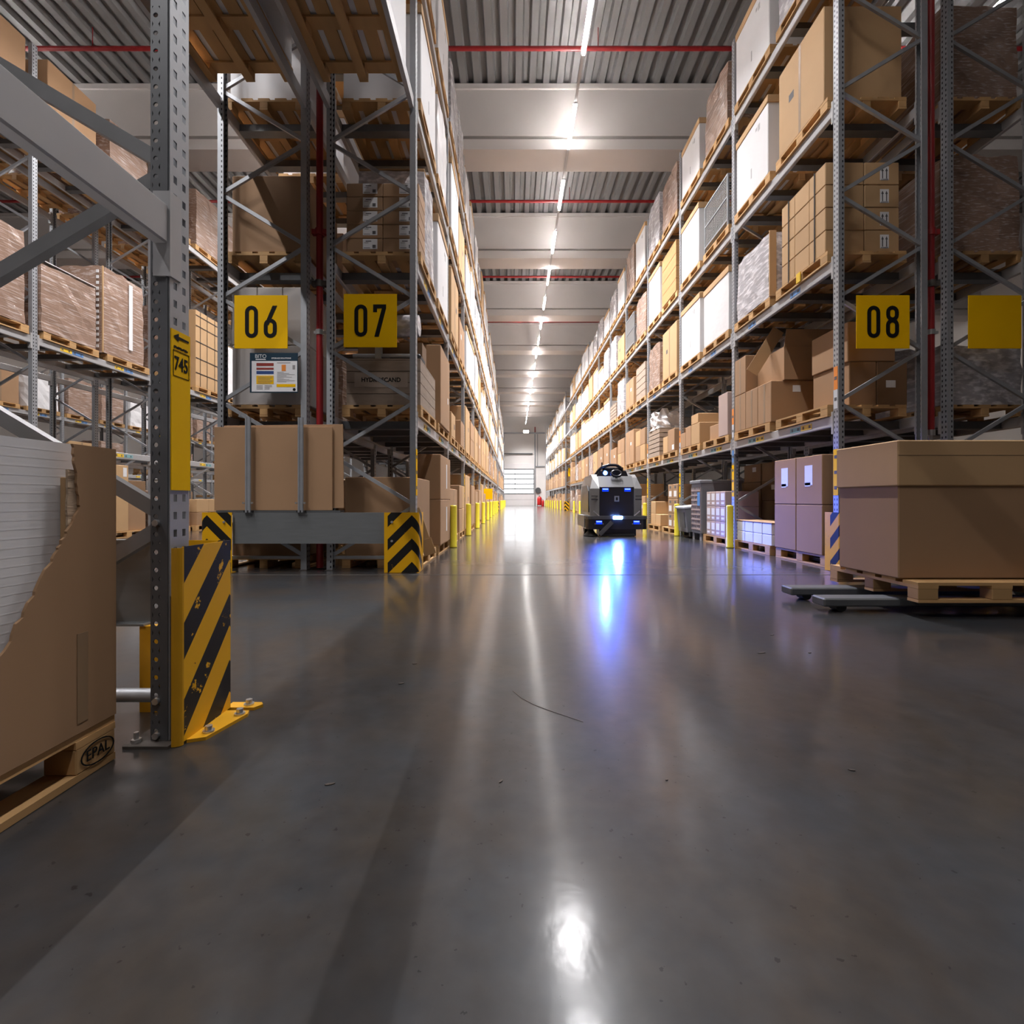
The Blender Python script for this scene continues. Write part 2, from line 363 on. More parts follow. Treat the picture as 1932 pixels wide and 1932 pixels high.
scuff(757, 1290, .016, .006, .2, 'dark crumb on the floor midway to rack seven')
scuff(782, 1253, .014, .004, .2, 'thin dark crumb on the floor nearest rack seven of the crumbs')
def scratch(pts, w, lab):
    mb = MB(); P = []
    for px, py in pts:
        d = .853*930/(py-942); P.append(Vector(((px-969.5)/930*d, d, .0012)))
    for a, b in zip(P, P[1:]):
        mb.bar(a, b, w, .001, up=(0,0,1))
    tag(mb.build('tyre_mark', MARK), lab, 'mark')
scratch([(968,1304),(985,1318),(1010,1331),(1040,1342),(1070,1352),(1100,1362)], .004, 'thin curved dark tyre mark on the near floor')

# ------------------------------------------------------------------ lamps
def lamp_rail(X, y0, y1, where, power, Z=10.2, spread=130):
    rail = thing('light_rail', 'slim white lighting rail hung along %s' % where, 'light rail', (X, y0, Z))
    MB().box(-.03, .03, 0, y1-y0, .03, .08).build('rail', BEAM, rail)
    hg = MB()
    for g in gy:
        if y0 < g+.4 < y1: hg.box(-.008, .008, g+.4-y0-.008, g+.4-y0+.008, .08, .10)
    if hg.v: hg.build('hanger', BEAM, rail)
    k = 0; y = y0+.3
    while y+1.5 < y1:
        k += 1
        t = thing('ceiling_light', 'glowing strip light over %s, %s along its rail' % (where, NUM[k]), 'lamp', (X, y, Z), 0, 'strip lights on ceiling rails')
        if 'm' not in lamp_rail.__dict__:
            lamp_rail.m = (MB().box(-.05,.05,0,1.5,0,.03).mesh('housing', [BEAM]), MB().box(-.03,.03,.01,1.49,-.03,0).mesh('diffuser', [LAMP]),
                           MB().box(-.05,-.032,.05,1.45,.031,.036).box(.032,.05,.05,1.45,.031,.036).mesh('uplight_strip', [UPL]))
        for nm, me in zip(('housing','diffuser','uplight_strip'), lamp_rail.m):
            o = bpy.data.objects.new(nm, me); C.objects.link(o); o.parent = t
        l = bpy.data.lights.new('lamp_light', 'AREA'); l.shape = 'RECTANGLE'; l.size = .07; l.size_y = 1.46; l.energy = power(k, y); l.spread = math.radians(spread); l.color = (1., .98, .99)
        o = bpy.data.objects.new('lamp_light', l); C.objects.link(o); o.parent = t; o.location = (0, .75, -.034)
        y += 2.78
lamp_rail(1.46, -5.34, 62.0, 'the main aisle', lambda k, y: 55 if y < -1 else 12 if y < 2 else 95 if y < 7.5 else 200 if y < 11 else 420 if y < 50 else 380, spread=106)
lamp_rail(-5.65, -3.0, 34.0, 'the aisle beside rack six', lambda k, y: 190)
lamp_rail(9.2, 6.0, 34.0, 'the aisle beyond the red pipe', lambda k, y: 35)
lamp_rail(-13.2, 6.0, 34.0, 'the outermost visible aisle', lambda k, y: 110)

# ------------------------------------------------------------------ racking
ZB = [0, 1.74, 3.64, 5.54, 7.46]; BH = .135; NODE = lambda k: .15+.628*k
POST = {}
def post_mesh(H, sx):
    # C-channel post: web at x=0 (aisle side), flanges running to +sx*.065, centred on y=0
    m = MB(); t = .004
    def bx(xa, xb, *r): m.box(min(xa*sx,xb*sx), max(xa*sx,xb*sx), *r)
    bx(0, t, -.05, .05, 0, H)
    bx(0, .07, -.05, -.05+t, 0, H); bx(0, .07, .05-t, .05, 0, H)
    bx(.07-t, .07, -.05, -.028, 0, H); bx(.07-t, .07, .028, .05, 0, H)
    return m.mesh('upright_post', [PERF])
def build_rack(name, label, xf, sx, ys, levels, H=9.0, depth=1.07, skip_l1=(), labels=0, brace_n=None, connectors=3, back=True, supports=4, posts_style=0):
    """xf: X of the aisle face; the rack runs from xf to xf+sx*depth. ys: post centres along Y."""
    rk = thing('pallet_rack', label, 'rack', (xf, ys[0], 0))
    y0 = ys[0]
    kF = (H, sx)
    if kF not in POST: POST[kF] = post_mesh(H, sx); POST[(H,-sx)] = post_mesh(H, -sx)
    for i, y in enumerate(ys):
        for xx, s in ((0, sx), (sx*depth, -sx)):
            o = bpy.data.objects.new('upright_post', POST[(H,s)]); C.objects.link(o); o.parent = rk; o.location = (xx, y-y0, .008)
            f = MB().box(-.045, .045, -.075, .075, 0, .008)
            f.build('foot_plate', RUST, rk, (xx+s*.035, y-y0, 0))
        b = MB(); k = 0
        xa, xb = sx*.035, sx*(depth-.035)
        b.bar((xa, y-y0, NODE(0)), (xb, y-y0, NODE(0)), .035, .03)
        while NODE(k+1) < H-.1:
            p = (xb if k % 2 == 0 else xa, y-y0, NODE(k)+.012); q = (xa if k % 2 == 0 else xb, y-y0, NODE(k+1)-.012)
            b.bar(p, q, .042, .03); k += 1
        b.build('frame_bracing', STEEL, rk)
    for i in range(len(ys)-1):
        ya, yb = ys[i]-y0+.052, ys[i+1]-y0-.052
        for L in levels:
            if L == 1 and i in skip_l1: continue
            z = ZB[L]
            for side in ((0,1) if back else (0,)):
                xa = 0 if side == 0 else sx*(depth-.05); xb = xa+sx*.05
                m = MB().bbox(min(xa,xb), max(xa,xb), ya, yb, z, z+BH, .008)
                if i < connectors:
                    for yc in (ya, yb): m.box(min(xa,xb)-.004, max(xa,xb)+.004, yc-.03 if yc == yb else yc-.002, yc+.002 if yc == yb else yc+.03, z-.09, z+BH+.05)
                bo = m.build('shelf_beam', BEAM, rk)
                if side == 0 and i < labels and L in (1,2):
                    for q, fy in enumerate((.16, .62)):
                        yc = ya+(yb-ya)*fy
                        x1 = -sx*.003
                        for yy, mt in ((yc, YLAB if L == 1 or sx < 0 else WLAB), (yc+.26, TEAL if L == 1 else BLUELAB)):
                            if L == 2 and mt is WLAB: continue
                            lm = MB().box(min(x1,0), max(x1,0), yy, yy+.24, z+.035, z+.105)
                            for t in range(7): lm.box(min(x1*1.4,0), max(x1*1.4,0), yy+.02+.012*t+.1*(t>3), yy+.026+.012*t+.1*(t>3)+.004*(t%2), z+.05, z+.09, 1)
                            lm.build('barcode_label', [mt, PRINT], bo)
            if i < supports:
                for fy in (.12, .36, .62, .88):
                    yc = ya+(yb-ya)*fy
                    MB().box(min(sx*.052, sx*(depth-.052)), max(sx*.052, sx*(depth-.052)), yc-.05, yc+.05, z+.02, z+.11).box(
                        min(sx*.052, sx*(depth-.052)), max(sx*.052, sx*(depth-.052)), yc-.065, yc+.065, z+.012, z+.02).build('pallet_support', STEELD, rk)
    return rk
def post_sticker(rk, xf, sx, y, z0, z1, mt, name='location_sticker', prints=True, w=.085):
    x1 = -sx*.004
    m = MB().box(min(0,x1), max(0,x1), -w/2, w/2, z0, z1)
    if prints:
        n = max(1, int((z1-z0)/.14))
        for i in range(n):
            zz = z0+(z1-z0)*(i+.5)/n; m.box(min(0,x1*1.4), max(0,x1*1.4), -w*.3, w*.3, zz-.02, zz+.02, 1)
    o = m.build(name, [mt, PRINT], rk, (0, y-rk.location.y, 0)); return o

XR_, XL_ = 3.90, -1.18
PR, PL = 2.80, 2.88
YS_R = [5.97+PR*i for i in range(11)]; YS_L = [5.97+PL*i for i in range(11)]
rkR = build_rack('rack', 'tall grey pallet rack with the 08 sign, beside the robot', XR_, 1, YS_R, [1,2,3,4], labels=5, connectors=6)
rkL = build_rack('rack', 'tall grey pallet rack with the 07 sign, facing the robot aisle', XL_, -1, YS_L, [1,2,3,4], labels=5, connectors=5)
YK = [5.97+PL*i for i in range(5)]
rkK = build_rack('rack', 'grey pallet rack with the 06 sign, back to back with seven', -3.56, 1, YK, [1,2,3,4], H=9.0)
rkS = build_rack('rack', 'grey pallet rack cut by the photo edge, behind the red pipe', 6.28, -1, [5.97+PR*i for i in range(5)], [1,2,3,4])
YLL = [5.97+PL*i for i in range(8)]
rkLL = build_rack('rack', 'grey pallet rack across the aisle from rack six, wrapped boxes on it', -8.6, -1, YLL, [1,2,4], labels=7, supports=4)
rkLM = build_rack('rack', 'grey pallet rack back to back behind the wrapped-box rack', -11.0, 1, YLL[:6], [1,2,4], supports=0)
YLLL = [5.97+PL*i for i in range(10)]
rkLLL = build_rack('rack', 'farthest grey pallet rack seen through the gaps', -16.0, -1, YLLL, [1,2,4], labels=9, supports=0)
# racks beyond the bridged passage
YR2 = [YS_R[-1]+3.3+PR*i for i in range(9)]; YL2 = [YS_L[-1]+2.7+PL*i for i in range(9)]
rkR2 = build_rack('rack', 'grey pallet rack past the bridged gap, on the side of rack eight', XR_, 1, YR2, [1,2,3,4], supports=0, connectors=0)
rkL2 = build_rack('rack', 'grey pallet rack past the bridged gap, on the side of rack seven', XL_, -1, YL2, [1,2,3,4], supports=0, connectors=0)
for rk, sx, ya, yb in ((rkR2, 1, YS_R[-1], YR2[0]), (rkL2, -1, YS_L[-1], YL2[0])):
    for L in (2,3,4):
        for xa in (0, sx*1.02):
            MB().box(min(xa,xa+sx*.05), max(xa,xa+sx*.05), ya+.055-rk.location.y, yb-.055-rk.location.y, ZB[L], ZB[L]+BH).build('bridge_beam', BEAM, rk)
# near rack (only its end frame and first bay in view)
YN = [-1.11, 1.77]
def perf_near(rk):
    """end post with real holes: web plate facing the aisle (+X) with two slot columns, side plate facing the camera with round holes"""
    H = 9.0; t = .005; zb = .012
    m = MB()
    y0, y1 = 1.72-rk.location.y, 1.82-rk.location.y
    w = y1-y0
    cuts = [0, .018, .036, w-.036, w-.018, w]
    def cell(ya, yb, za, zb_): m.box(-t, 0, y0+ya, y0+yb, za, zb_)
    for a in (0, 2, 4): cell(cuts[a], cuts[a+1], zb, H)
    P = .0625; z = zb
    for col, off in ((1, 0.), (3, 0.)):
        z = zb+.02+off; cell(cuts[col], cuts[col+1], zb, z)
        while z+.03 < H:
            if z < 3.0: cell(cuts[col], cuts[col+1], z+.026, min(z+P, H))
            else: cell(cuts[col], cuts[col+1], z, H); break
            z += P
    m.build('perforated_web', STEEL, rk)
    # camera side plate, width .068 in -X, round holes r=.009 at x=-.048
    m = MB(); r = .0085; hx = -.05; n = 16
    z = zb
    def plate(xa, xb, za, zb_): m.box(xa, xb, y0, y0+t, za, zb_)
    plate(-.035, -.0055, zb, H); plate(-.068, -.062, zb, H)
    while z+P < 2.6:
        zc = z+P/2
        for yy, flip in ((y0, 0), (y0+t, 1)):
            out = []; inn = []
            for i in range(n):
                a = 2*PI*(i+.5)/n; cx, cz = math.cos(a), math.sin(a); k = 1/max(abs(cx), abs(cz))
                ox = cx*k; oz = cz*k
                out.append((hx+(ox*.015 if ox > 0 else ox*.012), yy, zc+oz*P/2)); inn.append((hx+r*cx, yy, zc+r*cz))
            m.add(out+inn, [(i,(i+1)%n,n+(i+1)%n,n+i) for i in range(n)])
        ring = [(hx+r*math.cos(2*PI*(i+.5)/n), zc+r*math.sin(2*PI*(i+.5)/n)) for i in range(n)]
        m.add([(p[0],y0,p[1]) for p in ring]+[(p[0],y0+t,p[1]) for p in ring], [(i,(i+1)%n,n+(i+1)%n,n+i) for i in range(n)])
        z += P
    plate(-.062, -.035, z, H)
    # step in the channel
    m.box(-.012, -.0055, y0-.004, y0, zb, H); 
    m.build('side_flange', STEELA, rk)
    MB().box(-.068, -.0055, y1-t, y1, zb, H).build('far_flange', STEEL, rk)
rkN = thing('pallet_rack', 'near grey rack end post with the yellow 745 panel', 'rack', (-1.20, 1.77, 0))
perf_near(rkN)
for xx, y in ((-1.07, 0), (0, -2.88), (-1.07, -2.88)):
    s = -1 if xx == 0 else 1
    o = bpy.data.objects.new('upright_post', POST[(9.0, s)]); C.objects.link(o); o.parent = rkN; o.location = (xx, y, .008)
for y in (0, -2.88):
    b = MB(); xa, xb = -.05, -1.035
    for k in range(13):
        p = (xb if k % 2 == 0 else xa, y, NODE(k)+.02); q = (xa if k % 2 == 0 else xb, y, NODE(k+1)-.02)
        b = MB().bar(p, q, .05, .035); b.build('diagonal_brace', STEELB, rkN)
    MB().tube((xa, y, NODE(0)), (xb, y, NODE(0)), .024, 12).build('horizontal_strut', STEEL, rkN)
for z in (.15, .77, .03):
    MB().tube((-.045, -.062, z), (-.045, -.046, z), .012, 6).build('bolt', CHROME, rkN)
MB().box(-.135, .02, -.09, .09, 0, .010).build('foot_plate', RUST, rkN)
MB().tube((-.11, -.06, .010), (-.11, -.06, .045), .008, 8).tube((-.11,-.06,.010), (-.11,-.06,.022), .016, 6).build('anchor_bolt', CHROME, rkN)
for L in (1,3,4):
    for xa in (-.05, -1.07):
        MB().bbox(xa, xa+.05, -2.82, -.058, ZB[L], ZB[L]+BH, .006).build('shelf_beam', BEAM, rkN)
        MB().box(xa-.004, xa+.056, -.058, .0, ZB[L]-.11, ZB[L]+BH+.05).build('beam_connector', BEAM, rkN)
for L in (3,4):
    for xa in (-.05, -1.05):
        MB().box(xa, xa+.05, .06, 4.135, ZB[L], ZB[L]+BH).build('bridge_beam', BEAM, rkN)
# bridge of the row behind
rkN2 = thing('pallet_rack', 'near rack behind the carton bin, bridging the cross aisle overhead', 'rack', (-2.49, 1.77, 0))
for xx in (0, -1.07):
    o = bpy.data.objects.new('upright_post', POST[(9.0, -1 if xx == 0 else 1)]); C.objects.link(o); o.parent = rkN2; o.location = (xx, 0, .008)
    for L in (3,4): MB().box(xx-.05 if xx == 0 else xx, xx if xx == 0 else xx+.05, .06, 4.135, ZB[L], ZB[L]+BH).build('bridge_beam', BEAM, rkN2)
b = MB()
for k in range(13):
    b.bar(((-1.035 if k % 2 == 0 else -.035), 0, NODE(k)+.02), ((-.035 if k % 2 == 0 else -1.035), 0, NODE(k+1)-.02), .042, .03)
b.build('frame_bracing', STEEL, rkN2)

# yellow 745 panel on the near post
pn = MB().box(0, .004, -.048, .052, .885, 1.452)
pn.build('number_panel', YSIGN, rkN)
def onx(body, size, y, z, sx=1., bold=0.): return text_part(body, size, BLACKP, rkN, (.0048, y, z), (PI/2, 0, PI/2), sx=sx, bold=bold)
onx('745', .068, .002, 1.333, .72, .001)
lm = MB()
for i in range(11): lm.box(.004, .0055, -.036+.0068*i, -.036+.0068*i+.0045, 1.387+.002*(i%3==1), 1.396-.002*(i%4==2))
lm.build('small_print', BLACKP, rkN)
ar = MB(); ar.add([(.0055,-.040,1.428),(.0055,-.012,1.443),(.0055,-.012,1.4325),(.0055,.042,1.4315),(.0055,.042,1.4245),(.0055,-.012,1.4235),(.0055,-.012,1.413)], [tuple(range(7))])
ar.build('arrow', BLACKP, rkN)
fr = MB()
for za, zb in ((1.379,1.3805),(1.289,1.2905)): fr.box(.004,.0055,-.04,.044,za,zb)
for ya in (-.04,.0425): fr.box(.004,.0055,ya,ya+.0015,1.289,1.38)
fr.build('number_frame', BLACKP, rkN)

# post stickers and yellow panels on aisle faces
for rk, xf, sx, YS, n in ((rkR, XR_, 1, YS_R, 9), (rkL, XL_, -1, YS_L, 9)):
    for i, y in enumerate(YS[:n]):
        post_sticker(rk, xf, sx, y, .90, 1.46, YSIGN, 'number_panel', i < 4)
        if i < 4 and sx > 0:
            post_sticker(rk, xf, sx, y, 2.18, 2.46, ORLAB, w=.07); post_sticker(rk, xf, sx, y, 1.95, 2.18, WLAB, w=.07)
        if i == 1 and sx > 0: post_sticker(rk, xf, sx, y, 1.5, 1.72, BLUELAB, w=.07)

# ------------------------------------------------------------------ aisle number signs
def sign(X, zc, digits, label, Y=5.885, s=.635):
    t = thing('aisle_sign', label, 'sign', (X, Y, zc), 0, None)
    MB().bbox(-s/2, s/2, -.004, .004, -s/2, s/2, .001).build('board', YSIGN, t)
    if digits:
        m = MB()
        for d, cx in zip(digits, (-.112, .112)): digit(m, d, cx, 0, .155, .385, .047, -.0062, -.0042)
        m.build('lettering', BLACKP, t)
    MB().tube((-s*.3, .004, .2), (-s*.3, .03, .2), .01, 6).build('clip', STEEL, t); MB().tube((s*.3, .004, -.1), (s*.3, .03, -.1), .01, 6).build('clip', STEEL, t)
    return t
sign(-3.018, 2.97, '06', 'yellow square aisle sign reading 06')
sign(-1.713, 2.985, '07', 'yellow square aisle sign with a seven as second digit')
sign(4.405, 2.97, '08', 'yellow square aisle sign whose second digit is an eight')
sign(5.74, 2.97, '', 'yellow square sign cut by the photo edge beyond the pipe')
# far signs at the passage
o = MB().box(-.32, .32, -.004, .004, -.32, .32).box(-.12,.02,-.006,-.004,-.15,.15,1).build('aisle_sign', [YSIGN, BLACKP], None, (4.42, YR2[0]-.1, 2.9)); tag(o, 'small far yellow sign on the rack past the bridged gap', 'sign')
o = MB().box(-.22, .22, -.004, .004, -.22, .22).build('aisle_sign', YSIGN, None, (-1.10, 20.312, 1.07)); tag(o, 'little blank yellow sign low on a far post of rack seven', 'sign')

# info board
ib = thing('info_board', 'white and navy load information board below the 06 sign', 'board', (-2.86, 5.875, 2.36))
MB().box(-.285, .285, -.004, .004, -.237, .237).build('backing', NAVY, ib)
MB().box(-.262, .280, -.0055, -.004, -.225, .14).build('white_field', PAPER, ib)
for mt, x0, x1, z0, z1, nm in ((REDB,-.205,0,.08,.115,'red_bar'),(REDB,-.205,0,.036,.06,'red_bar'),(BLUEB,-.205,0,-.015,.02,'blue_bar'),(YSIGN,-.205,0,-.135,-.035,'yellow_block'),(YSIGN,.035,.26,-.17,-.135,'yellow_bar'),(ORLAB,.095,.145,.02,.095,'orange_patch')):
    MB().box(x0, x1, -.007, -.0055, z0, z1).build(nm, mt, ib)
ln = MB()
for i in range(6): ln.box(-.19, -.19+.15+.02*(i%3), -.0085, -.007, -.125+.015*i, -.122+.015*i)
for i in range(4): ln.box(-.205, -.13, -.007, -.0055, -.155-.014*i, -.150-.014*i); ln.box(-.11, -.02-.03*(i>1), -.007, -.0055, -.155-.014*i, -.150-.014*i)
for i in range(9): ln.box(.04, .12+.13*((i*7)%5)/4, -.007, -.0055, .005-.0145*i, .009-.0145*i)
ln.box(.225,.255,-.007,-.0055,.04,.09); ln.box(.04,.2,-.007,-.0055,.115,.122)
ln.build('printed_lines', mat('grey_print', (.30,.28,.28), .6), ib)
MB().tube((.245,-.0055,-.2),(.245,-.007,-.2),.018,14).build('round_mark', BLACKP, ib)
text_part('BITO', .062, PAPER, ib, (-.155, -.0045, .195))
MB().box(-.215,-.095,-.0055,-.004,.153,.165).build('title_bar', PAPER, ib)
text_part('STORAGE SOLUTIONS', .023, PAPER, ib, (.09, -.0045, .172), bold=.0006)

# red sprinkler risers
def riser(X, z0, label, fitting=False):
    t = thing('sprinkler_riser', label, 'pipe', (X, 6.02, z0))
    MB().tube((0,0,0), (0,0,12.06-z0), .04, 16).build('pipe', REDP, t)
    for z in (4.11, 3.48):
        m = MB(); m.tube((0,0,z-z0-.04), (0,0,z-z0+.04), .054, 14); m.box(-.09,.09,-.03,.03,z-z0-.03,z-z0+.03); m.build('coupling', REDP if z > 4 else RUST, t)
    m = MB().tube((0,0,2.86-z0), (0,0,2.92-z0), .049, 14).box(-.07,.085,-.012,.012,2.875-z0,2.905-z0); m.build('pipe_clamp', CHROME, t)
    if fitting:
        MB().tube((0,0,-.04), (0,0,.03), .046, 14).build('end_cap', CHROME, t); MB().tube((0,0,-.15), (0,0,-.04), .022, 10).build('drain_nipple', CHROME, t)
        MB().box(-.09,.09,-.02,.02,-.17,-.15).build('bracket', STEEL, t)
    return t
riser(-2.37, .02, 'dark red sprinkler pipe rising between the 06 and 07 signs')
riser(5.09, 1.67, 'dark red sprinkler pipe ending in a fitting above the moving carton', True)

# ------------------------------------------------------------------ end guard of racks six and seven
eg = thing('end_guard', 'grey rack end guard rail between striped corner guards, sheet holder on top', 'guard rail', (-2.37, 5.74, 0))
MB().box(-.90, .885, -.004, .004, .345, .69).box(-.90,.885,-.004,.05,.69,.698).box(-.90,.885,-.004,.05,.337,.345).build('rail_plate', GUARD, eg)
MB().box(-1.1, .35, .0, .13, .70, .722).build('ledge', STEELD, eg)
for xx in (-.71, -.10):
    m = MB()
    for dx in (-.02, .02): m.tube((xx+dx, -.03, .70), (xx+dx, -.03, 1.80), .014, 10)
    m.box(xx-.03, xx+.03, -.035, -.025, .70, 1.80); h = m.build('holder_post', STEEL, eg)
    for dx in (-.05, .05): MB().tube((xx+dx,-.03,.81),(xx+dx,-.045,.81),.012,8).build('holder_bolt', CHROME, h)
    MB().box(xx-.05, xx+.05, -.036, .0, .70, .725).build('holder_shoe', BLACK, eg)
def corner_guard(name, label, X, Y, wx, wy, sgn, H=.70, my=HAZ, r=.05, bolts=True):
    """corner at (X,Y): front face runs wx to -sgn*X direction, side runs wy to +Y"""
    t = thing('corner_guard', label, 'guard', (X, Y, 0))
    pts = [(-sgn*wx, 0)]+[(-sgn*(r-r*math.sin(a)), r-r*math.cos(a)) for a in [PI/2*i/6 for i in range(7)]]+[(0, wy)]
    m = MB(); th = .006
    for a, b in zip(pts, pts[1:]):
        d = Vector((b[0]-a[0], b[1]-a[1])).normalized(); nrm = Vector((-d.y, d.x))*th*(1 if sgn > 0 else -1)
        q = [(a[0],a[1]),(b[0],b[1]),(b[0]+nrm.x,b[1]+nrm.y),(a[0]+nrm.x,a[1]+nrm.y)]
        m.prism(q, 'z', .004, H)
    m.build('guard_plate', my if sgn > 0 else HAZL, t)
    MB().box(min(0,-sgn*wx), max(0,-sgn*wx), .008, .09, 0, .008).build('base_flange', ORANGE, t)
    if bolts:
        for z in (.37, .59): MB().tube((-sgn*(wx-.09), -.012, z), (-sgn*(wx-.09), .0, z), .014, 10).build('bolt', CHROME, t)
    return t
corner_guard('c', 'black and yellow chevron corner guard at the foot of the rack with sign 07, scuffed', -1.10, 5.70, .40, .28, 1)
corner_guard('c', 'black and yellow chevron corner guard below sign 06, partly behind the near one', -3.63, 5.70, .37, .28, -1)
corner_guard('c', 'black and yellow chevron corner guard beside the moving carton, by the tall boxes', 3.76, 5.66, .40, .30, -1)
# far guards at the passage
corner_guard('c', 'tiny far chevron guard at the bridged gap, rack seven side', -1.12, YL2[0]-.25, .40, .28, 1, bolts=False)
corner_guard('c', 'tiny far chevron guard at the bridged gap, robot side', 3.78, YR2[0]-.25, .40, .28, -1, bolts=False)
# near guard
ng = thing('corner_guard', 'scuffed orange and black striped guard at the near post, bolted to the floor', 'guard', (-1.145, 1.985, 0))
m = MB(); th = .007
m.box(-th, 0, -.275, .0, .012, .688)
m.build('striped_plate', HAZF, ng)
m = MB()
pts = [(0,-.275)]+[(-.03+.03*math.cos(a), -.275-.02*math.sin(a)) for a in [PI/2*i/5 for i in range(1,6)]]
for a, b in zip(pts, pts[1:]): m.prism([a, b, (b[0], b[1]+.007), (a[0]-.007, a[1]+.004)], 'z', .002, .685)
m.build('folded_edge', ORANGE, ng)
MB().box(-.26, 0, 0, .007, .012, .688).build('cross_aisle_plate', HAZF, ng)
MB().prism([(0,-.26),(.055,-.24),(.10,-.05),(.09,-.02),(0,-.02)], 'z', 0, .012).build('floor_flange', ORANGE, ng)
MB().prism([(-.02,.007),(.095,.007),(.115,.04),(.10,.06),(-.02,.06)], 'z', 0, .012).build('floor_flange', ORANGE, ng)
for x, y in ((.04,-.20),(.072,-.055),(.06,.035)):
    MB().tube((x,y,.012),(x,y,.018),.02,12).tube((x,y,.018),(x,y,.034),.013,6).build('anchor_bolt', CHROME, ng)
ngr = thing('end_guard', 'dark grey guard rail behind the near post, seen from its back', 'guard rail', (-2.3, 2.02, 0))
MB().box(-1.25, .82, -.004, .004, .345, .69).box(-1.25,.82,-.05,.004,.345,.353).box(-1.25,.82,-.05,.004,.682,.69).build('rail_plate', GUARD, ngr)
MB().box(.80, .88, -.045, -.006, 0, .344).build('rail_leg', ORANGE, ngr)

# cardboard sheets in the holder
o = MB().bbox(-.69, .69, -.009, .009, 0, .975, .002).build('cardboard_sheet', CARD, None, (-2.815, 5.775, .724)); tag(o, 'large brown cardboard sheet held upright above the end guard, in front', 'cardboard', 'cardboard sheets in the holder')
o = MB().bbox(-.70, .70, -.009, .009, 0, .985, .002).build('cardboard_sheet', CARD, None, (-2.70, 5.805, .742)); tag(o, 'brown cardboard sheet sticking out behind the front sheet in the holder', 'cardboard', 'cardboard sheets in the holder')
o.rotation_euler.y = -.012

# ------------------------------------------------------------------ bollards
def bollards(X, ys, where):
    for i, y in enumerate(ys):
        t = MB(); t.lathe([(0,.0),(.066,.0),(.066,.02),(.06,.03),(.06,.72),(.055,.745),(0,.75)], n=18)
        o = t.build('bollard', YBOLL, None, (X, y, 0)); tag(o, 'yellow bollard at the foot of rack %s, %s from the cross aisle' % (where, NUM[i+1]), 'bollard', 'yellow bollards along the aisle')
bollards(-1.07, [y-.12 for y in YS_L[1:10]], 'seven')
bollards(3.79, [y-.12 for y in YS_R[1:10]], 'eight')
bollards(-1.07, [y-.12 for y in YL2[1:9]], 'seven past the gap')
bollards(3.79, [y-.12 for y in YR2[1:9]], 'eight past the gap')

# ------------------------------------------------------------------ pallets and loads
def pallet_geo(wx=.98):
    g = {'deck': MB(), 'bottom_board': [], 'block': []}
    hx = wx/2
    for i in range(5):
        c = -hx+.072+(wx-.144)*i/4; g['deck'].box(c-.07, c+.07, -.6, .6, .122, .144)
    for y in (-.5275, 0, .5275): g['deck'].box(-hx, hx, y-.0725, y+.0725, .1, .1218)
    for xx in (-hx+.05, 0, hx-.05):
        g['bottom_board'].append(MB().box(xx-.05, xx+.05, -.6, .6, 0, .022))
        for y in (-.5275, 0, .5275): g['block'].append(MB().bbox(xx-.05, xx+.05, y-.0725, y+.0725, .0222, .0998, .004))
    return g
PG = pallet_geo()
pm = MB()
for k in ('deck',): pm.add(PG[k].v, PG[k].f)
for k in ('bottom_board','block'):
    for b in PG[k]: pm.add(b.v, b.f)
PMESH = pm.mesh('pallet', [WOOD])
PPARTS = [('deck', PG['deck'].mesh('deck',[WOOD]))]+[('bottom_board', b.mesh('bottom_board',[WOOD])) for b in PG['bottom_board']]+[('block', b.mesh('block',[WOOD])) for b in PG['block']]
def pallet(x, y, z, label, detail=False, rot=0., group='wooden pallets under the loads'):
    z += .002
    if detail:
        t = thing('wooden_pallet', label, 'pallet', (x, y, z), rot, group)
        for nm, me in PPARTS:
            o = bpy.data.objects.new(nm, me); C.objects.link(o); o.parent = t
        return t
    o = bpy.data.objects.new('wooden_pallet', PMESH); C.objects.link(o); o.location = (x, y, z); o.rotation_euler.z = rot
    return tag(o, label, 'pallet', group)
PH = .147

def carton(x0, x1, y0, y1, z0, h, label, mt=None, group=None, seam=None, lab=(), name='carton', cat='carton', prints=()):
    """x0..y1 world extents. seam: 'x','y' faces with a tape line. lab: list of (face, u, v, w, h) paper labels"""
    cx, cy = (x0+x1)/2, (y0+y1)/2; hx, hy = (x1-x0)/2, (y1-y0)/2
    mt = mt or R.choice([CARD, CARD, CARDL])
    root = MB().bbox(-hx, hx, -hy, hy, 0, h, .008).build(name, mt, None, (cx, cy, z0+.002)); tag(root, label, cat, group)
    def patch(face, u, v, w, hh, th=.0025):
        m = MB()
        if face == '-x': m.box(-hx-th, -hx-.0004, u-w/2, u+w/2, v-hh/2, v+hh/2)
        if face == '+x': m.box(hx+.0004, hx+th, u-w/2, u+w/2, v-hh/2, v+hh/2)
        if face == '-y': m.box(u-w/2, u+w/2, -hy-th, -hy-.0004, v-hh/2, v+hh/2)
        return m
    for (f, u, v, w, hh) in lab: patch(f, u, v, w, hh).build('paper_label', PAPER, root)
    for (f, u, v, w, hh) in prints: patch(f, u, v, w, hh, .0016).build('printed_mark', PRINT, root)
    if seam: patch(seam, 0, h/2, .05, h-.02, .0014).build('tape_strip', TAPE, root)
    return root
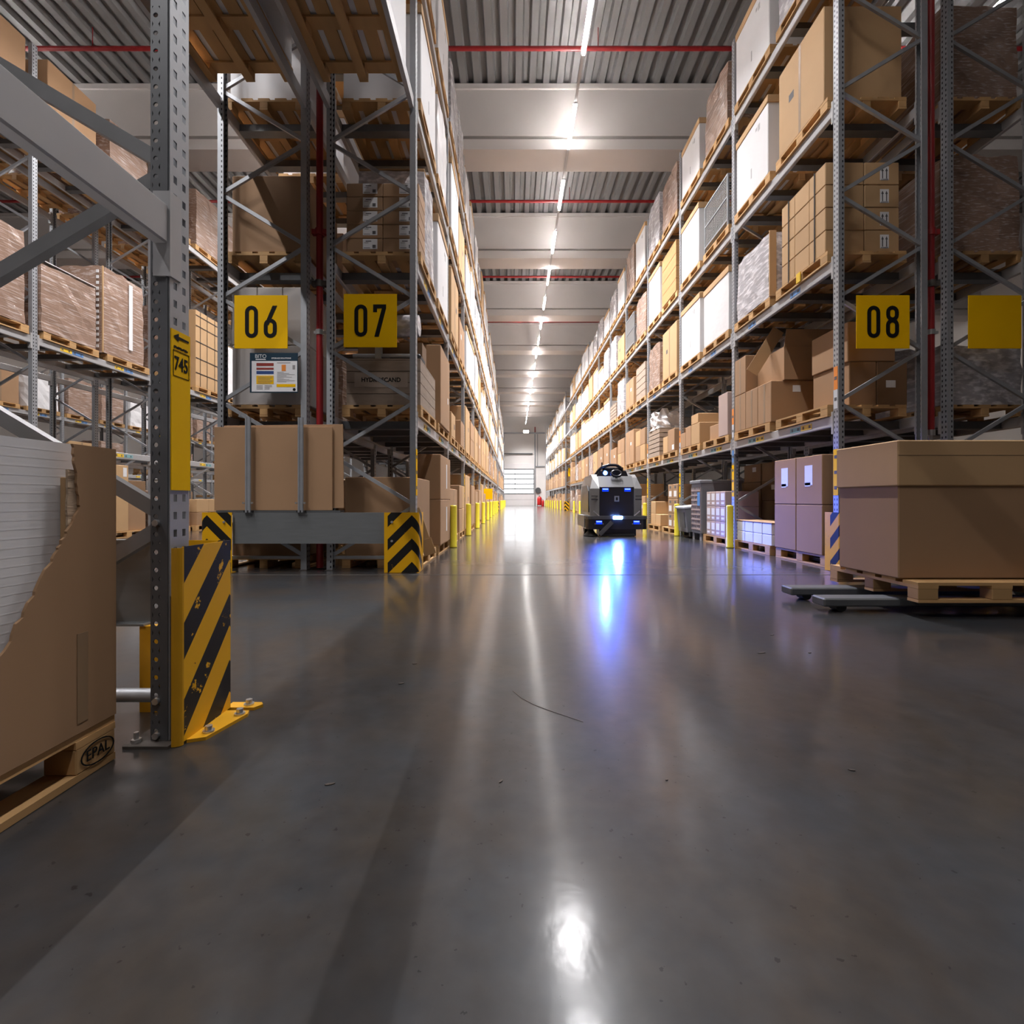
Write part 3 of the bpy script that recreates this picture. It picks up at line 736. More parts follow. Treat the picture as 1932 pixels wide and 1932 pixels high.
def lidded(x0, x1, y0, y1, z0, h, label, face='-x', group='white boxes with brown lids', lid=True, mt=None, mark=True, lmt=None):
    cx, cy = (x0+x1)/2, (y0+y1)/2; hx, hy = (x1-x0)/2, (y1-y0)/2
    t = thing('pallet_box', label, 'box', (cx, cy, z0+.002), 0, group)
    m = MB().bbox(-hx, hx, -hy, hy, 0, h, .01)
    if mark:
        s = -1 if face == '-x' else 1
        for (u, v, w, hh) in ((.25,h-.28,.06,.10),(.17,h-.26,.05,.05),(0,.35,.03,.16)):
            m.box(min(s*hx, s*(hx+.002)), max(s*hx, s*(hx+.002)), u*s-w/2, u*s+w/2, v-hh/2, v+hh/2, 1)
    m.build('box_body', [mt or WHITE, mat_print()], t)
    if lid: MB().bbox(-hx-.012, hx+.012, -hy-.012, hy+.012, h-.11, h+.012, .008).build('box_lid', lmt or CARDL, t)
    return t
_pm = []
def mat_print():
    if not _pm: _pm.append(mat('faint_print', (.42,.41,.42), .6))
    return _pm[0]
def lumpy(hx, hy, h, amp=.012, n=6):
    bm = bmesh.new(); bmesh.ops.create_cube(bm, size=1)
    bmesh.ops.subdivide_edges(bm, edges=bm.edges[:], cuts=n, use_grid_fill=True)
    for v in bm.verts:
        x, y, z = v.co*2
        k = 1-.03*max(0, abs(x)+abs(y)-1.4)-.05*max(0, z)*max(0, abs(x)+abs(y)-1.6)
        v.co = Vector((x*hx*k+R.uniform(-amp,amp), y*hy*k+R.uniform(-amp,amp), (z+1)/2*h+(R.uniform(-amp,amp)*2 if z > .99 else 0)))
        if v.co.z < 0: v.co.z = 0
    bm.verts.index_update()
    m = MB().add([v.co[:] for v in bm.verts], [[v.index for v in f.verts] for f in bm.faces], 0, False); bm.free(); return m
def wrapped(x0, x1, y0, y1, z0, h, label, mt=None, group='stretch-wrapped pallet loads', board=True, detail=False):
    cx, cy = (x0+x1)/2, (y0+y1)/2; hx, hy = (x1-x0)/2, (y1-y0)/2
    t = thing('wrapped_load', label, 'wrapped load', (cx, cy, z0+.002), 0, group)
    lumpy(hx, hy, h).build('stretch_film', mt or R.choice([WRAPG, WRAPW, WRAPB]), t)
    if board: MB().box(-hx*.97, hx*.97, -hy*.97, hy*.97, h+.026, h+.04).build('top_sheet', CARDL, t)
    return t
def slat_crate(x0, x1, y0, y1, z0, h, label, mt=None, group='wooden slatted crates', n=4, gap=.02):
    cx, cy = (x0+x1)/2, (y0+y1)/2; hx, hy = (x1-x0)/2, (y1-y0)/2
    t = thing('wooden_crate', label, 'crate', (cx, cy, z0+.002), 0, group)
    m = MB(); s = h/n
    for i in range(n):
        za, zb = i*s+gap*.5*(i > 0), (i+1)*s-gap*.5
        m.box(-hx, hx, -hy, -hy+.02, za, zb); m.box(-hx, hx, hy-.02, hy, za, zb); m.box(-hx, -hx+.02, -hy+.02, hy-.02, za, zb); m.box(hx-.02, hx, -hy+.02, hy-.02, za, zb)
    m.build('slat_side', mt or WOODG, t)
    c = MB()
    for sx in (-1,1):
        for sy in (-1,1): c.box(sx*(hx-.06)-.035, sx*(hx-.06)+.035, sy*(hy-.06)-.035, sy*(hy-.06)+.035, 0, h)
    c.build('corner_post', mt or WOODG, t)
    MB().box(-hx, hx, -hy, hy, h, h+.018).build('crate_lid', mt or WOODG, t)
    return t
def basket(x0, x1, y0, y1, z0, h, label, group='wire mesh pallet cages'):
    cx, cy = (x0+x1)/2, (y0+y1)/2; hx, hy = (x1-x0)/2, (y1-y0)/2
    t = thing('wire_cage', label, 'cage', (cx, cy, z0+.002), 0, group)
    f = MB(); e = .03
    for sx in (-1,1):
        for sy in (-1,1): f.box(sx*hx-e*(sx>0), sx*hx+e*(sx<0), sy*hy-e*(sy>0), sy*hy+e*(sy<0), 0, h)
    for z in (.1, h*.55, h-.03):
        for sy in (-1,1): f.box(-hx+e, hx-e, sy*hy-e*(sy>0), sy*hy+e*(sy<0), z, z+.03)
        for sx in (-1,1): f.box(sx*hx-e*(sx>0), sx*hx+e*(sx<0), -hy+e, hy-e, z, z+.03)
    f.box(-hx+e, hx-e, -hy+e, hy-e, .1, .13)
    f.build('cage_frame', STEEL, t)
    w = MB(); s = .05; q = .005
    for sx in (-1,1):
        y = -hy+e
        while y < hy-e: w.box(sx*(hx-.012)-q, sx*(hx-.012)+q, y-q, y+q, .13, h-.03); y += s
        z = .15
        while z < h-.03: w.box(sx*(hx-.018)-q, sx*(hx-.018)+q, -hy+e, hy-e, z-q, z+q); z += s
    for sy in (-1,1):
        x = -hx+e
        while x < hx-e: w.box(x-q, x+q, sy*(hy-.012)-q, sy*(hy-.012)+q, .13, h-.03); x += s
        z = .15
        while z < h-.03: w.box(-hx+e, hx-e, sy*(hy-.018)-q, sy*(hy-.018)+q, z-q, z+q); z += s
    w.build('wire_mesh', WIRE, t)
    MB().bbox(-hx+.05, hx-.05, -hy+.05, hy-.05, .132, h*.35, .02).build('cage_contents', GREYPL, t)
    return t

RK = {'R': (XR_, 1, YS_R, 'rack eight'), 'L': (XL_, -1, YS_L, 'rack seven'), 'K': (-3.56, 1, YK, 'rack six'),
      'S': (6.28, -1, [5.97+PR*i for i in range(5)], 'the pipe-side rack'), 'LL': (-8.6, -1, YLL, 'rack facing six'),
      'LLL': (-16., -1, YLLL, 'the farthest rack'), 'R2': (XR_, 1, YR2, 'far rack eight'), 'L2': (XL_, -1, YL2, 'far rack seven'),
      'LM': (-11.0, 1, YLL, 'the back-to-back rack')}
DONE = set()
def ext(k, u0, u1):
    xf, sx = RK[k][:2]; a, b = xf+sx*u0, xf+sx*u1; return min(a,b), max(a,b)
def where(k, bay, L, s):
    return '%s of %s, %s bay, %s' % (LEV[L], RK[k][3], NUM[bay+1], ('nearer slot', 'farther slot')[s])
def slot_y(k, bay, s):
    ys = RK[k][2]; ya, yb = ys[bay]+.06, ys[bay+1]-.06; w = (yb-ya)/2
    c = ya+w*(s+.5)+(.015 if s else -.015); return c
def lz(L): return 0 if L == 0 else ZB[L]+BH
def pal(k, bay, L, s, detail=False, u=.46):
    xf, sx = RK[k][:2]
    DONE.add((k,bay,L,s))
    return pallet(xf+sx*u, slot_y(k,bay,s), lz(L), 'wooden pallet at ' + where(k,bay,L,s), detail)
def fill(k, bay, L, s, kind, h=None, p=True, mt=None, u0=-.03, u1=.95, detail=False):
    if (k,bay,L,s) in DONE: return
    DONE.add((k,bay,L,s))
    if p: pal(k,bay,L,s,detail)
    z = lz(L)+(PH if p else 0); c = slot_y(k,bay,s); hw = R.uniform(.52,.585)
    x0, x1 = ext(k,u0+R.uniform(-.01,.02),u1); y0, y1 = c-hw, c+hw
    face = '-x' if RK[k][1] > 0 else '+x'
    h = h or R.uniform(.85,1.4)
    w = ' at ' + where(k,bay,L,s)
    if kind == 'white': lidded(x0,x1,y0,y1,z,h,'white brown-lidded box'+w,face)
    elif kind == 'whitewrap': lidded(x0,x1,y0,y1,z,h,'plastic-wrapped white box'+w,face,'plastic-wrapped white boxes',mt=WRAPW,mark=False)
    elif kind == 'tan': carton(x0,x1,y0,y1,z,h,'big tan carton'+w,CARDL,'big cartons on pallets',seam=face,prints=[(face,.2,h*.55,.12,.1)])
    elif kind == 'brown': carton(x0,x1,y0,y1,z,h,'big brown carton'+w,CARD,'big cartons on pallets',seam=face,lab=[(face,-.2,h*.6,.14,.1)])
    elif kind == 'wrapg': wrapped(x0,x1,y0,y1,z,h,'grey stretch-wrapped load'+w,WRAPG,board=R.random()<.4)
    elif kind == 'wrapw': wrapped(x0,x1,y0,y1,z,h,'white stretch-wrapped load'+w,WRAPW,board=R.random()<.6)
    elif kind == 'wrapb': wrapped(x0,x1,y0,y1,z,h,'brown stretch-wrapped load'+w,WRAPB,board=False)
    elif kind == 'crate': slat_crate(x0,x1,y0,y1,z,h,'grey slatted crate'+w,WOODG,n=5)
    elif kind == 'ocrate': slat_crate(x0,x1,y0,y1,z,h,'orange slatted crate'+w,WOODO,n=4,gap=.012)
    elif kind == 'cage': basket(x0,x1,y0,y1,z,h,'wire cage'+w)
    elif kind == 'stack':
        # four cartons: two by two
        ym = (y0+y1)/2; n = 0
        for zz in (0,1):
            for a, b, nm in ((y0,ym-.004,'near'),(ym+.004,y1,'far')):
                carton(x0,x1,a,b,z+zz*(h/2+.003),h/2,'%s %s carton of four%s' % (('lower','upper')[zz],nm,w),CARD if R.random()<.6 else CARDL,'cartons stacked in fours')

# ---- explicit near loads, rack eight ----
def E(k,u0,u1): return ext(k,u0,u1)
# floor bay 1
pal('R',0,0,0,True)
x0,x1 = E('R',-.04,.92)
for r,(ya,yb,nm) in enumerate(((6.17,6.74,'near'),(6.75,7.30,'far'))):
    for t in (0,1):
        lb = [('-x',.0,.38,.17,.26),('-x',0.02,.26,.12,.05)] if t else []
        carton(x0,x1,ya,yb,PH+t*.637,.632,'%s tall brown carton, %s one, on the floor pallet beside the chevron guard' % (('lower','upper')[t],nm),CARD,'tall cartons by the chevron guard',lab=lb)
pal('R',0,0,1,True)
for t in (0,1):
    for i in range(4):
        ya = 7.42+.29*i
        for q,(ua,ub) in enumerate(((-.02,.42),(.44,.9))):
            xa,xb = E('R',ua,ub)
            carton(xa,xb,ya,ya+.278,PH+t*.168,.164,'small white carton, %s tier, %s from the tall brown ones, %s row' % (('lower','upper')[t],NUM[i+1],('front','back')[q]),WHITE,'small white cartons on the low pallet')
x0,x1 = E('R',-.03,.92); o = MB().bbox(-.47,.47,-.6,.6,0,.012,.003).build('cover_board', CARDL, None, ((x0+x1)/2, 8.0, PH+.340)); tag(o,'thin tan board lying on the small white cartons','board')
# dark cartons in the row behind
for r,(ya,yb) in enumerate(((8.95,9.7),(9.75,10.5),(10.55,11.3))):
    for t in range(4):
        carton(5.28,6.1,ya,yb,.02+t*.40,.395,'large dark brown carton behind the white ones, %s column, %s from the floor' % (NUM[r+1],NUM[t+1]),CARDD,'dark cartons in the back row',lab=[('-x',-.1,.28,.16,.1)] if (r+t)%2 else [])
# floor bay 2
pal('R',1,0,0,True)
x0,x1 = E('R',-.02,.6)
for i in range(4):
    ya = 9.05+.22*i
    for t in range(3):
        carton(x0,x1,ya,ya+.215,PH+t*.285,.282,'narrow red-white printed carton, %s column from the second bollard, %s up' % (NUM[i+1],NUM[t+1]),mat('pinkish_carton',(.46,.34,.30),.7) if (i,t)==(0,0) else bpy.data.materials['pinkish_carton'],'narrow printed cartons',lab=[('-x',0,.18,.15,.13),('-x',0,.06,.12,.04)])
# tall grey plastic container
t = thing('plastic_container','tall grey ribbed plastic container with a blue label','container',(4.25,10.36,.0))
m = MB().bbox(-.42,.42,-.28,.28,.14,1.22,.02); m.bbox(-.45,.45,-.305,.305,1.18,1.25,.015)
m.build('container_body',GREYPL,t)
g = MB()
for i in range(9): g.box(-.432,-.42,-.25,.25,.22+.1*i,.25+.1*i)
for i in range(6): g.box(-.430,-.42,-.25+.10*i-.008,-.25+.10*i+.008,.2,1.1)
g.build('rib_grid',mat('grey_pink_ribs',(.36,.27,.25),.6),t)
for y in (-.2,.2): MB().box(-.4,.4,y-.05,y+.05,0,.14).build('skid',GREYPL,t)
MB().box(-.437,-.433,-.25,-.11,.72,1.0).build('blue_label',BLUELAB,t)
t = thing('plastic_bin','low grey plastic bin tilted open, between second and third bollards','bin',(4.12,11.03,.0)); t.rotation_euler = (0,-.10,.0)
m = MB()
m.bbox(-.30,.30,-.27,.27,.16,.22,.01); m.bbox(-.32,-.28,-.27,.27,.16,.68,.01); m.bbox(.28,.32,-.27,.27,.16,.68,.01); m.bbox(-.32,.32,.25,.29,.16,.68,.01); m.bbox(-.32,.32,-.29,-.25,.16,.68,.01)
m.build('bin_body',GREYPL,t); MB().bbox(-.345,.345,-.31,.31,.68,.73,.012).build('bin_rim',WLAB,t)
MB().box(-.332,-.322,-.20,.12,.26,.60).build('bin_window',STEELD,t)
for y in (-.2,.2): MB().box(-.25,.25,y-.04,y+.04,.06,.16).build('skid',STEELD,t)
DONE.add(('R',1,0,1))
carton(4.50,4.90,10.86,11.44,0,1.12,'tall brown carton standing behind the tilted grey bin',CARD)
# floor bay 3
pal('R',2,0,0,True); pal('R',2,0,1,True)
x0,x1 = E('R',0,.6); c = slot_y('R',2,0)
for i in range(2):
    for t in range(3):
        carton(x0,x1,c-.55+.37*i,c-.55+.37*i+.36,PH+t*.36,.355,'labelled brown carton, %s column past the second bollard, %s up' % (NUM[i+1],NUM[t+1]),CARD,'labelled cartons in threes',lab=[('-x',0,.12,.2,.14)],prints=[('-x',.0,.28,.12,.06)])
c = slot_y('R',2,1)
for i,(ya,yb,hh) in enumerate(((-.55,-.1,.3),(-.09,.36,.3))): carton(x0,x1,c+ya,c+yb,PH,hh,'small tan carton on the third bay pallet, %s one' % NUM[i+1],CARDL,'small tan cartons')
carton(x0,x1,c-.09,c+.36,PH+.304,.34,'tan carton on top of a small tan carton, third bay floor',CARDL)

# first beam bay 1
pal('R',0,1,0,True); pal('R',0,1,1,True); z = lz(1)+PH
c = slot_y('R',0,1)
x0,x1 = E('R',-.02,.75)
for i in range(3):
    ya = c-.62+.41*i; carton(x0,x1,ya,ya+.402,z,.62,'upright brown carton, %s in the row on the first beam' % NUM[i+1],CARD,'upright cartons in a row',seam='-x',lab=[('-y',.0,.50,.12,.1)] if i == 0 else [])
carton(x0,x1,c+.20,c+.60,z+.624,.62,'brown carton on top of the upright row, far end',CARD,seam='-x')
# open carton
t = thing('open_carton','large open brown carton with its flaps spread, on the upright row','carton',(4.42,c-.25,z+.626))
hx,hy,h = .36,.40,.50
m = MB(); 
for a in ((-hx,-hx+.006,-hy,hy),(hx-.006,hx,-hy,hy),(-hx+.006,hx-.006,-hy,-hy+.006),(-hx+.006,hx-.006,hy-.006,hy)): m.box(*a,0,h)
m.box(-hx,hx,-hy,hy,0,.006); m.build('carton_body',CARD,t)
MB().bar((-hx,0,h),(-hx-.16,0,h+.10),.006,hy*2,up=(0,0,1)).build('flap',CARDL,t)
MB().bar((0,-hy,h),(0,-hy-.06,h+.24),hx*2,.006,up=(0,0,1)).build('flap',CARD,t)
MB().bar((hx,0,h),(hx+.10,0,h+.16),.006,hy*2,up=(0,0,1)).build('flap',CARD,t)
carton(4.22,4.56,6.2,6.95,z,.56,'pale brown carton on the nearest first-beam pallet of rack eight',CARD)
carton(4.57,4.95,6.2,6.95,z,.56,'darker brown carton with a small label, nearest first-beam pallet of rack eight',CARDD,lab=[('-y',-.02,.28,.12,.09)])
carton(4.20,4.80,6.2,6.95,z+.565,.5,'brown carton behind the 08 sign on the pale one',CARD)
# second beam bay 1
p0 = pal('R',0,2,0,True); pal('R',0,2,1,True); z = lz(2)+PH
for i in range(2):
    for j in range(3):
        for t in range(4):
            ya = 6.14+.335*j; xa,xb = (E('R',-.02,.46),E('R',.47,.9))[i]
            cb = carton(xa,xb,ya,ya+.33,z+t*.283,.279,'strapped tan carton, %s row, %s column, %s tier, above the 08 sign' % (('aisle','inner')[i],NUM[j+1],NUM[t+1]),CARDL,'strapped tan cartons above the 08 sign',lab=[('-y',.03,.14,.11,.17)] if (i,j)==(1,0) else [],prints=[])
            if (i,j) == (1,0):
                am = MB()
                for ax in (.005,.055):
                    am.box(ax-.006,ax+.006,-.1688,-.1677,.075,.17); am.prism([(ax-.016,.165),(ax+.016,.165),(ax,.205)],'y',-.1688,-.1677)
                am.box(-.015,.075,-.1688,-.1677,.062,.068); am.build('up_arrows',PRINT,cb)
for j,y in enumerate((6.35,6.95)):
    o = MB().box(XR_-.032,XR_-.026,y-.008,y+.008,z-.02,z+1.13).build('strap',BLACK); tag(o,'thin black strap around the tan cartons, %s one' % ('nearer','farther')[j],'strap','straps on the tan cartons')
MB().box(-.51,-.498,-.05,.04,.012,.14).build('yellow_tag',YLAB,p0)
c = slot_y('R',0,2 and 1); x0,x1 = E('R',-.03,.9)
t = wrapped(x0,x1,c-.56,c+.5,z,.98,'grey film-wrapped printed load next to the strapped tan cartons',WRAPG,None,board=False)
hx=(x1-x0)/2
MB().box(-hx-.012,-hx+.09,-.59,-.572,0,.99).build('edge_board',CARDL,t)
g = MB(); rr = random.Random(3)
for i in range(7): zz=.1+.12*i; g.box(-hx+.14+rr.random()*.1,-hx+.3+rr.random()*.1,-.60,-.596,zz,zz+.012+.04*(i%3==1))
g.build('printed_mark',PRINT,t)
# bay 2
fill('R',1,2,0,'whitewrap',1.15,detail=True); fill('R',1,2,1,'white',1.25,detail=True)
fill('R',2,2,0,'tan',1.2,detail=True); fill('R',2,2,1,'wrapb',1.15,detail=True)
fill('R',3,2,0,'crate',1.0); fill('R',3,2,1,'brown',.9)
fill('R',4,2,0,'wrapg',1.2); fill('R',4,2,1,'crate',.6)
fill('R',1,3,0,'cage',.95,detail=True); fill('R',1,3,1,'white',1.25,detail=True)
fill('R',2,3,0,'ocrate',1.2); fill('R',2,3,1,'white',1.35)
fill('R',3,3,0,'wrapb',1.2); fill('R',3,3,1,'cage',1.1)
fill('R',4,3,0,'tan',.9); fill('R',4,3,1,'wrapg',1.25)
fill('R',0,3,0,'tan',1.2); fill('R',0,3,1,'white',1.2)
fill('R',1,4,0,'wrapb',1.1); fill('R',1,4,1,'white',1.1); fill('R',0,4,0,'wrapg',1.2); fill('R',0,4,1,'white',1.2)
fill('R',2,4,0,'wrapb',1.15); fill('R',2,4,1,'wrapg',1.3)
fill('R',3,4,0,'white',1.3); fill('R',3,4,1,'wrapb',1.4)
fill('R',4,4,0,'white',1.25); fill('R',4,4,1,'wrapg',1.1)
# first beam bay 2..4
pal('R',1,1,0,True); z = lz(1)+PH; c = slot_y('R',1,0)
x0,x1 = E('R',-.03,.5)
carton(x0,x1,c-.56,c-.16,z,.78,'tall pinkish brown carton by the second post, first beam',bpy.data.materials['pinkish_carton'],lab=[('-y',.05,.33,.3,.05)])
carton(x0+.1,x1+.2,c-.12,c+.5,z,.3,'flat brown carton beside the tall pinkish one',CARD)
pal('R',1,1,1,True); c = slot_y('R',1,1)
carton(x0,x1,c-.58,c-.1,z,.44,'brown carton wound with grey tape, second bay first beam',CARDL)
carton(x0,x1,c-.5,c-.1,z+.444,.20,'small tan carton on the grey-taped one',CARDL)
carton(x0,x1,c-.08,c+.25,z,.44,'plain brown carton beside the grey-taped one',CARD); carton(x0,x1,c+.26,c+.58,z,.34,'short brown carton at the third post, first beam',CARD)
DONE.update({('R',2,1,0),('R',2,1,1)})
pal('R',2,1,0,True); c = slot_y('R',2,0)
carton(x0,x1,c-.4,c+.1,z,.55,'brown carton with a torn top on the third bay, first beam',CARD,lab=[('-x',-.15,.1,.15,.12)])
carton(x0,x1,c+.12,c+.5,z,.42,'low brown carton beside the torn one',CARDL)
x0,x1 = E('R',-.03,.9); pal('R',2,1,1); c = slot_y('R',2,1)
t = slat_crate(x0,x1,c-.55,c+.5,z,.72,'grey slatted crate topped by white film, first beam',WOODG,n=6)
lumpy(.3,.35,.45,.05,4).build('bunched_film',WRAPW,None,(x0+.3,c-.05,z+.745)); o=C.objects[-1]; tag(o,'crumpled white film bundle on top of the slatted crate','film')
fill('R',3,1,0,'stack',.95); fill('R',3,1,1,'brown',1.1); fill('R',4,1,0,'stack',1.0); fill('R',4,1,1,'brown',.8)
fill('R',3,0,0,'brown',.8); fill('R',3,0,1,'stack',1.2); fill('R',4,0,0,'stack',1.0); fill('R',4,0,1,'brown',1.1)
for b in range(5,10):
    for L in range(5):
        for s in (0,1):
            kinds = (['brown','stack','brown','tan','wrapb'] if L < 2 else ['white','white','white','wrapw','wrapg','whitewrap','tan'])
            fill('R',b,L,s,R.choice(kinds), R.uniform(.8,1.3) if L < 4 else R.uniform(.9,1.45))
# ---- rack seven ----
pal('L',0,0,0,True); x0,x1 = E('L',.06,.9); c = slot_y('L',0,0)
carton(x0-.02,x1,c-.58,c+.56,PH,.98,'wide brown carton in the floor bay of rack seven, behind the guard rail',CARD)
pal('L',0,0,1,True); x0,x1 = E('L',-.06,.34); c = slot_y('L',0,1)
for t in (0,1): carton(x0,x1,c-.58,c+.56,PH+t*.70,.695,'tall brown carton behind the chevron guard of seven, %s of two' % ('lower','upper')[t],CARD,'tall cartons of rack seven',lab=[('+x',.1,.38,.1,.4)])
fl = MB().bbox(-.055,.055,-.005,.005,0,.60,.002).bbox(-.075,.075,-.012,-.006,.0,.20,.002).build('cardboard_flap',CARDL,None,(-1.03,6.09,.17)); fl.rotation_euler=(0,-.32,0); tag(fl,'torn cardboard strip leaning behind the chevron guard of seven','cardboard')
pal('L',0,1,0,True); pal('L',0,1,1,True); z = lz(1)+PH
x0,x1 = E('L',-.02,.9); c = slot_y('L',0,0)
MB().box(x0,x1,c-.57,c-.545,0,.001)
t = slat_crate(x0,x1,c-.58,c+.56,z,.56,'grey-brown wooden crate with black stamped lettering, below sign 07',WOODG,n=4,gap=.008)
t['group'] = 'wooden slatted crates'
MB().box(-.36,.30,-.5735,-.571,.22,.40).build('pale_board',mat('pale_crate_board',(.42,.33,.26),.8),t)
text_part('HYDROSCAND',.075,BLACKP,t,(-.03,-.5745,.31),sx=.95,bold=.002)
# black box and gear above the crate
t2 = thing('roller_frame','grey pallet roll with dark handle lying above the stamped crate','equipment',((x0+x1)/2,c-.2,z+.582))
MB().tube((-.4,-.3,.05),(.35,-.3,.05),.03,10).build('tube_rail',STEEL,t2); MB().box(-.12,-.04,-.33,-.27,.0,.25).build('post_stub',STEEL,t2)
MB().tube((.02,-.25,.45),(.42,-.25,.45),.13,14).build('roll',WRAPG,t2); MB().bbox(.05,.45,-.32,.0,0,.08,.02).build('black_handle',BLACK,t2); MB().box(-.42,.42,-.05,.25,0,.30).build('bundle',CARDD,t2)
x0,x1 = E('L',-.05,.5); c = slot_y('L',0,1)
carton(x0,x1,c-.5,c+.55,z,1.22,'tall smooth brown carton on the first beam of seven',CARD,lab=[('+x',.3,.5,.08,.1)])
pal('L',0,2,0,True); z = lz(2)+PH; x0,x1 = E('L',.0,.9); c = slot_y('L',0,0); xm=(x0+x1)/2
for i,(xa,xb) in enumerate(((x0,xm-.002),(xm+.002,x1))):
    for t in range(5):
        cb = carton(xa,xb,c-.58,c-.16,z+t*.172,.169,'brown carton with a white label above sign 07, %s column, %s tier' % (('rear','aisle')[i],NUM[t+1]),CARD,'white-labelled cartons above sign 07',lab=[('-y',.07,.10,.18,.125)],prints=[('-y',.1,.07,.05,.04)] if 0 else [])
        bm_ = MB().box(.015,.085,-.2140,-.2127,.130,.140).box(.0,.05,-.2140,-.2127,.112,.117).box(.1,.14,-.2140,-.2127,.05,.09).box(-.01,.07,-.2140,-.2127,.05,.055)
        bm_.build('label_print',PRINT,cb)
t = wrapped(x0,x1,c-.14,c+.58,z,1.3,'white film-wrapped load behind the labelled cartons, second beam of seven',WRAPG)
fill('L',0,2,1,'white',1.3,detail=True)
fill('L',0,3,0,'white',1.2); fill('L',0,3,1,'wrapw',1.3)
fill('L',1,3,0,'white',1.3); fill('L',1,3,1,'tan',1.1); fill('L',0,4,0,'wrapw',1.2); fill('L',0,4,1,'white',1.2); fill('L',1,4,0,'wrapg',1.2); fill('L',1,4,1,'wrapg',1.4)
fill('L',1,2,0,'tan',1.2); fill('L',1,2,1,'brown',.8)
pal('L',1,1,0,True); z = lz(1)+PH; c = slot_y('L',1,0); x0,x1 = E('L',-.03,.4)
carton(x0,x1,c-.5,c+.1,z,.45,'tan carton with black marks, second bay first beam of seven',CARDL,prints=[('+x',.1,.22,.05,.1),('+x',.18,.22,.05,.1)])
pal('L',1,1,1); c = slot_y('L',1,1); carton(x0,x1,c-.3,c+.4,z,.55,'brown carton under white tape at the third post of seven',CARD)
fill('L',2,1,0,'tan',1.1)
fill('L',1,0,0,'brown',.9); 
fill('L',1,0,1,'stack',1.0)
for b in range(1,10):
    for L in range(5):
        for s in (0,1):
            kinds = (['brown','stack','brown','tan','wrapb'] if L < 2 else ['white','white','wrapw','wrapw','whitewrap','tan','wrapg'])
            fill('L',b,L,s,R.choice(kinds), R.uniform(.85,1.35))
# ---- rack six end bay ----
pal('K',0,1,0,True); z = lz(1)+PH; x0,x1 = E('K',.06,1.0); c = slot_y('K',0,0)
carton(x0,x1,c-.58,c+.5,z,.74,'large white-grey carton behind the information board',mat('grey_white_carton',(.43,.40,.385),.6,0,.05,3,.05),name='carton')
GW = bpy.data.materials['grey_white_carton']
for i in range(3):
    w = (x1-x0-.01)/3; carton(x0+i*(w+.005),x0+i*(w+.005)+w,c-.58,c+.4,z+.745,.72,'tall pale carton behind the 06 sign, %s from the aisle side' % NUM[i+1],GW,'pale cartons behind the 06 sign')
pal('K',0,2,0,True); z = lz(2)+PH; carton(x0,x1-.02,c-.58,c+.5,z,.95,'very large brown carton above the 06 sign',CARD,seam=None)
pal('K',0,0,0,True); carton(x0,x1,c-.58,c+.5,PH,.9,'brown carton on the floor of rack six behind the sheets',CARDD)
for L,kd in ((0,'brown'),(1,'wrapb'),(2,'brown'),(3,'white'),(4,'white')):
    for b in (0,1):
        for s in (0,1):
            if not (b == 1 and L > 2): fill('K',b,L,s,kd,1.0,u0=.0)
# ---- rack behind pipe ----
fill('S',0,2,0,'wrapb',1.2,detail=True); fill('S',0,1,0,'wrapg',.75,detail=True); fill('S',0,1,1,'wrapg',1.1); fill('S',0,2,1,'wrapb',1.2); fill('S',0,0,0,'ocrate',1.35,detail=True)
fill('S',1,1,0,'tan',.6); fill('S',1,2,0,'wrapb',1.0); fill('S',0,3,0,'wrapb',1.2); fill('S',0,3,1,'brown',1.2)
fill('S',2,0,0,'brown',1.2); fill('S',2,1,0,'wrapg',1.2); fill('S',3,0,0,'tan',1.1); fill('S',3,1,1,'wrapb',1.1); fill('S',2,2,1,'brown',1.)
# ---- rack facing six (wrapped boxes) ----
z = lz(2)+PH
pal('LL',1,2,0,True); x0,x1 = E('LL',-.03,.92)
t = wrapped(x0,x1,8.93,10.12,z,1.24,'glossy brown wrapped carton load, lower one of the two beyond the near post',WRAPB,board=False)
MB().box(-.49,.49,-.6,.6,1.27,1.282).build('top_sheet',WRAPW,t)
pal('LL',1,2,1,True); 
t = wrapped(x0,x1,10.3,11.42,z,1.80,'tall glossy brown wrapped carton load beside the near post',WRAPB,board=False)
MB().box(.455,.478,-.585,-.565,0,1.8).build('corner_strip',CARDL,t)
g = MB(); 
for i in range(14): g.box(.34,.39,-.592,-.58,.1+.12*i,.16+.12*i)
g.build('white_dashes',PAPER,t)
MB().box(.484,.494,.1,.2,.25,1.7).build('film_seam',WRAPW,t)
pal('LL',2,2,1,True); c = slot_y('LL',2,1); x0,x1 = E('LL',-.02,.92)
carton(x0,x1,c-.58,c+.58,z,2.05,'tall strapped tan timber-lined carton between near post and sign 06',CARDL,name='strapped_case',cat='case')
g = thing('strap_set','black straps crossing the tall tan case between near post and sign 06','strap',(x1+.004,c,z))
for zz in (.35,.75,1.2,1.62,1.9): MB().box(0,.004,-.585,.585,zz,zz+.02).build('strap',BLACK,g)
for yy in (-.4,-.1,.25,.45): MB().box(0.001,.005,yy,yy+.015,0,2.05).build('strap',BLACK,g)
fill('LL',2,2,0,'wrapb',1.6); fill('LL',2,4,1,'wrapb',1.5); fill('LL',2,4,0,'brown',1.3); fill('LL',1,4,0,'brown',1.2); fill('LL',1,4,1,'wrapb',1.2)
fill('LL',0,4,1,'brown',1.2)
for b in range(0,5):
    for s_ in (0,1): fill('LM',b,4,s_,'wrapb',1.3)
fill('LL',0,2,1,'wrapb',1.6); fill('LL',3,2,0,'wrapw',1.5); fill('LL',3,4,0,'wrapb',1.4); fill('LL',4,2,0,'brown',1.4)
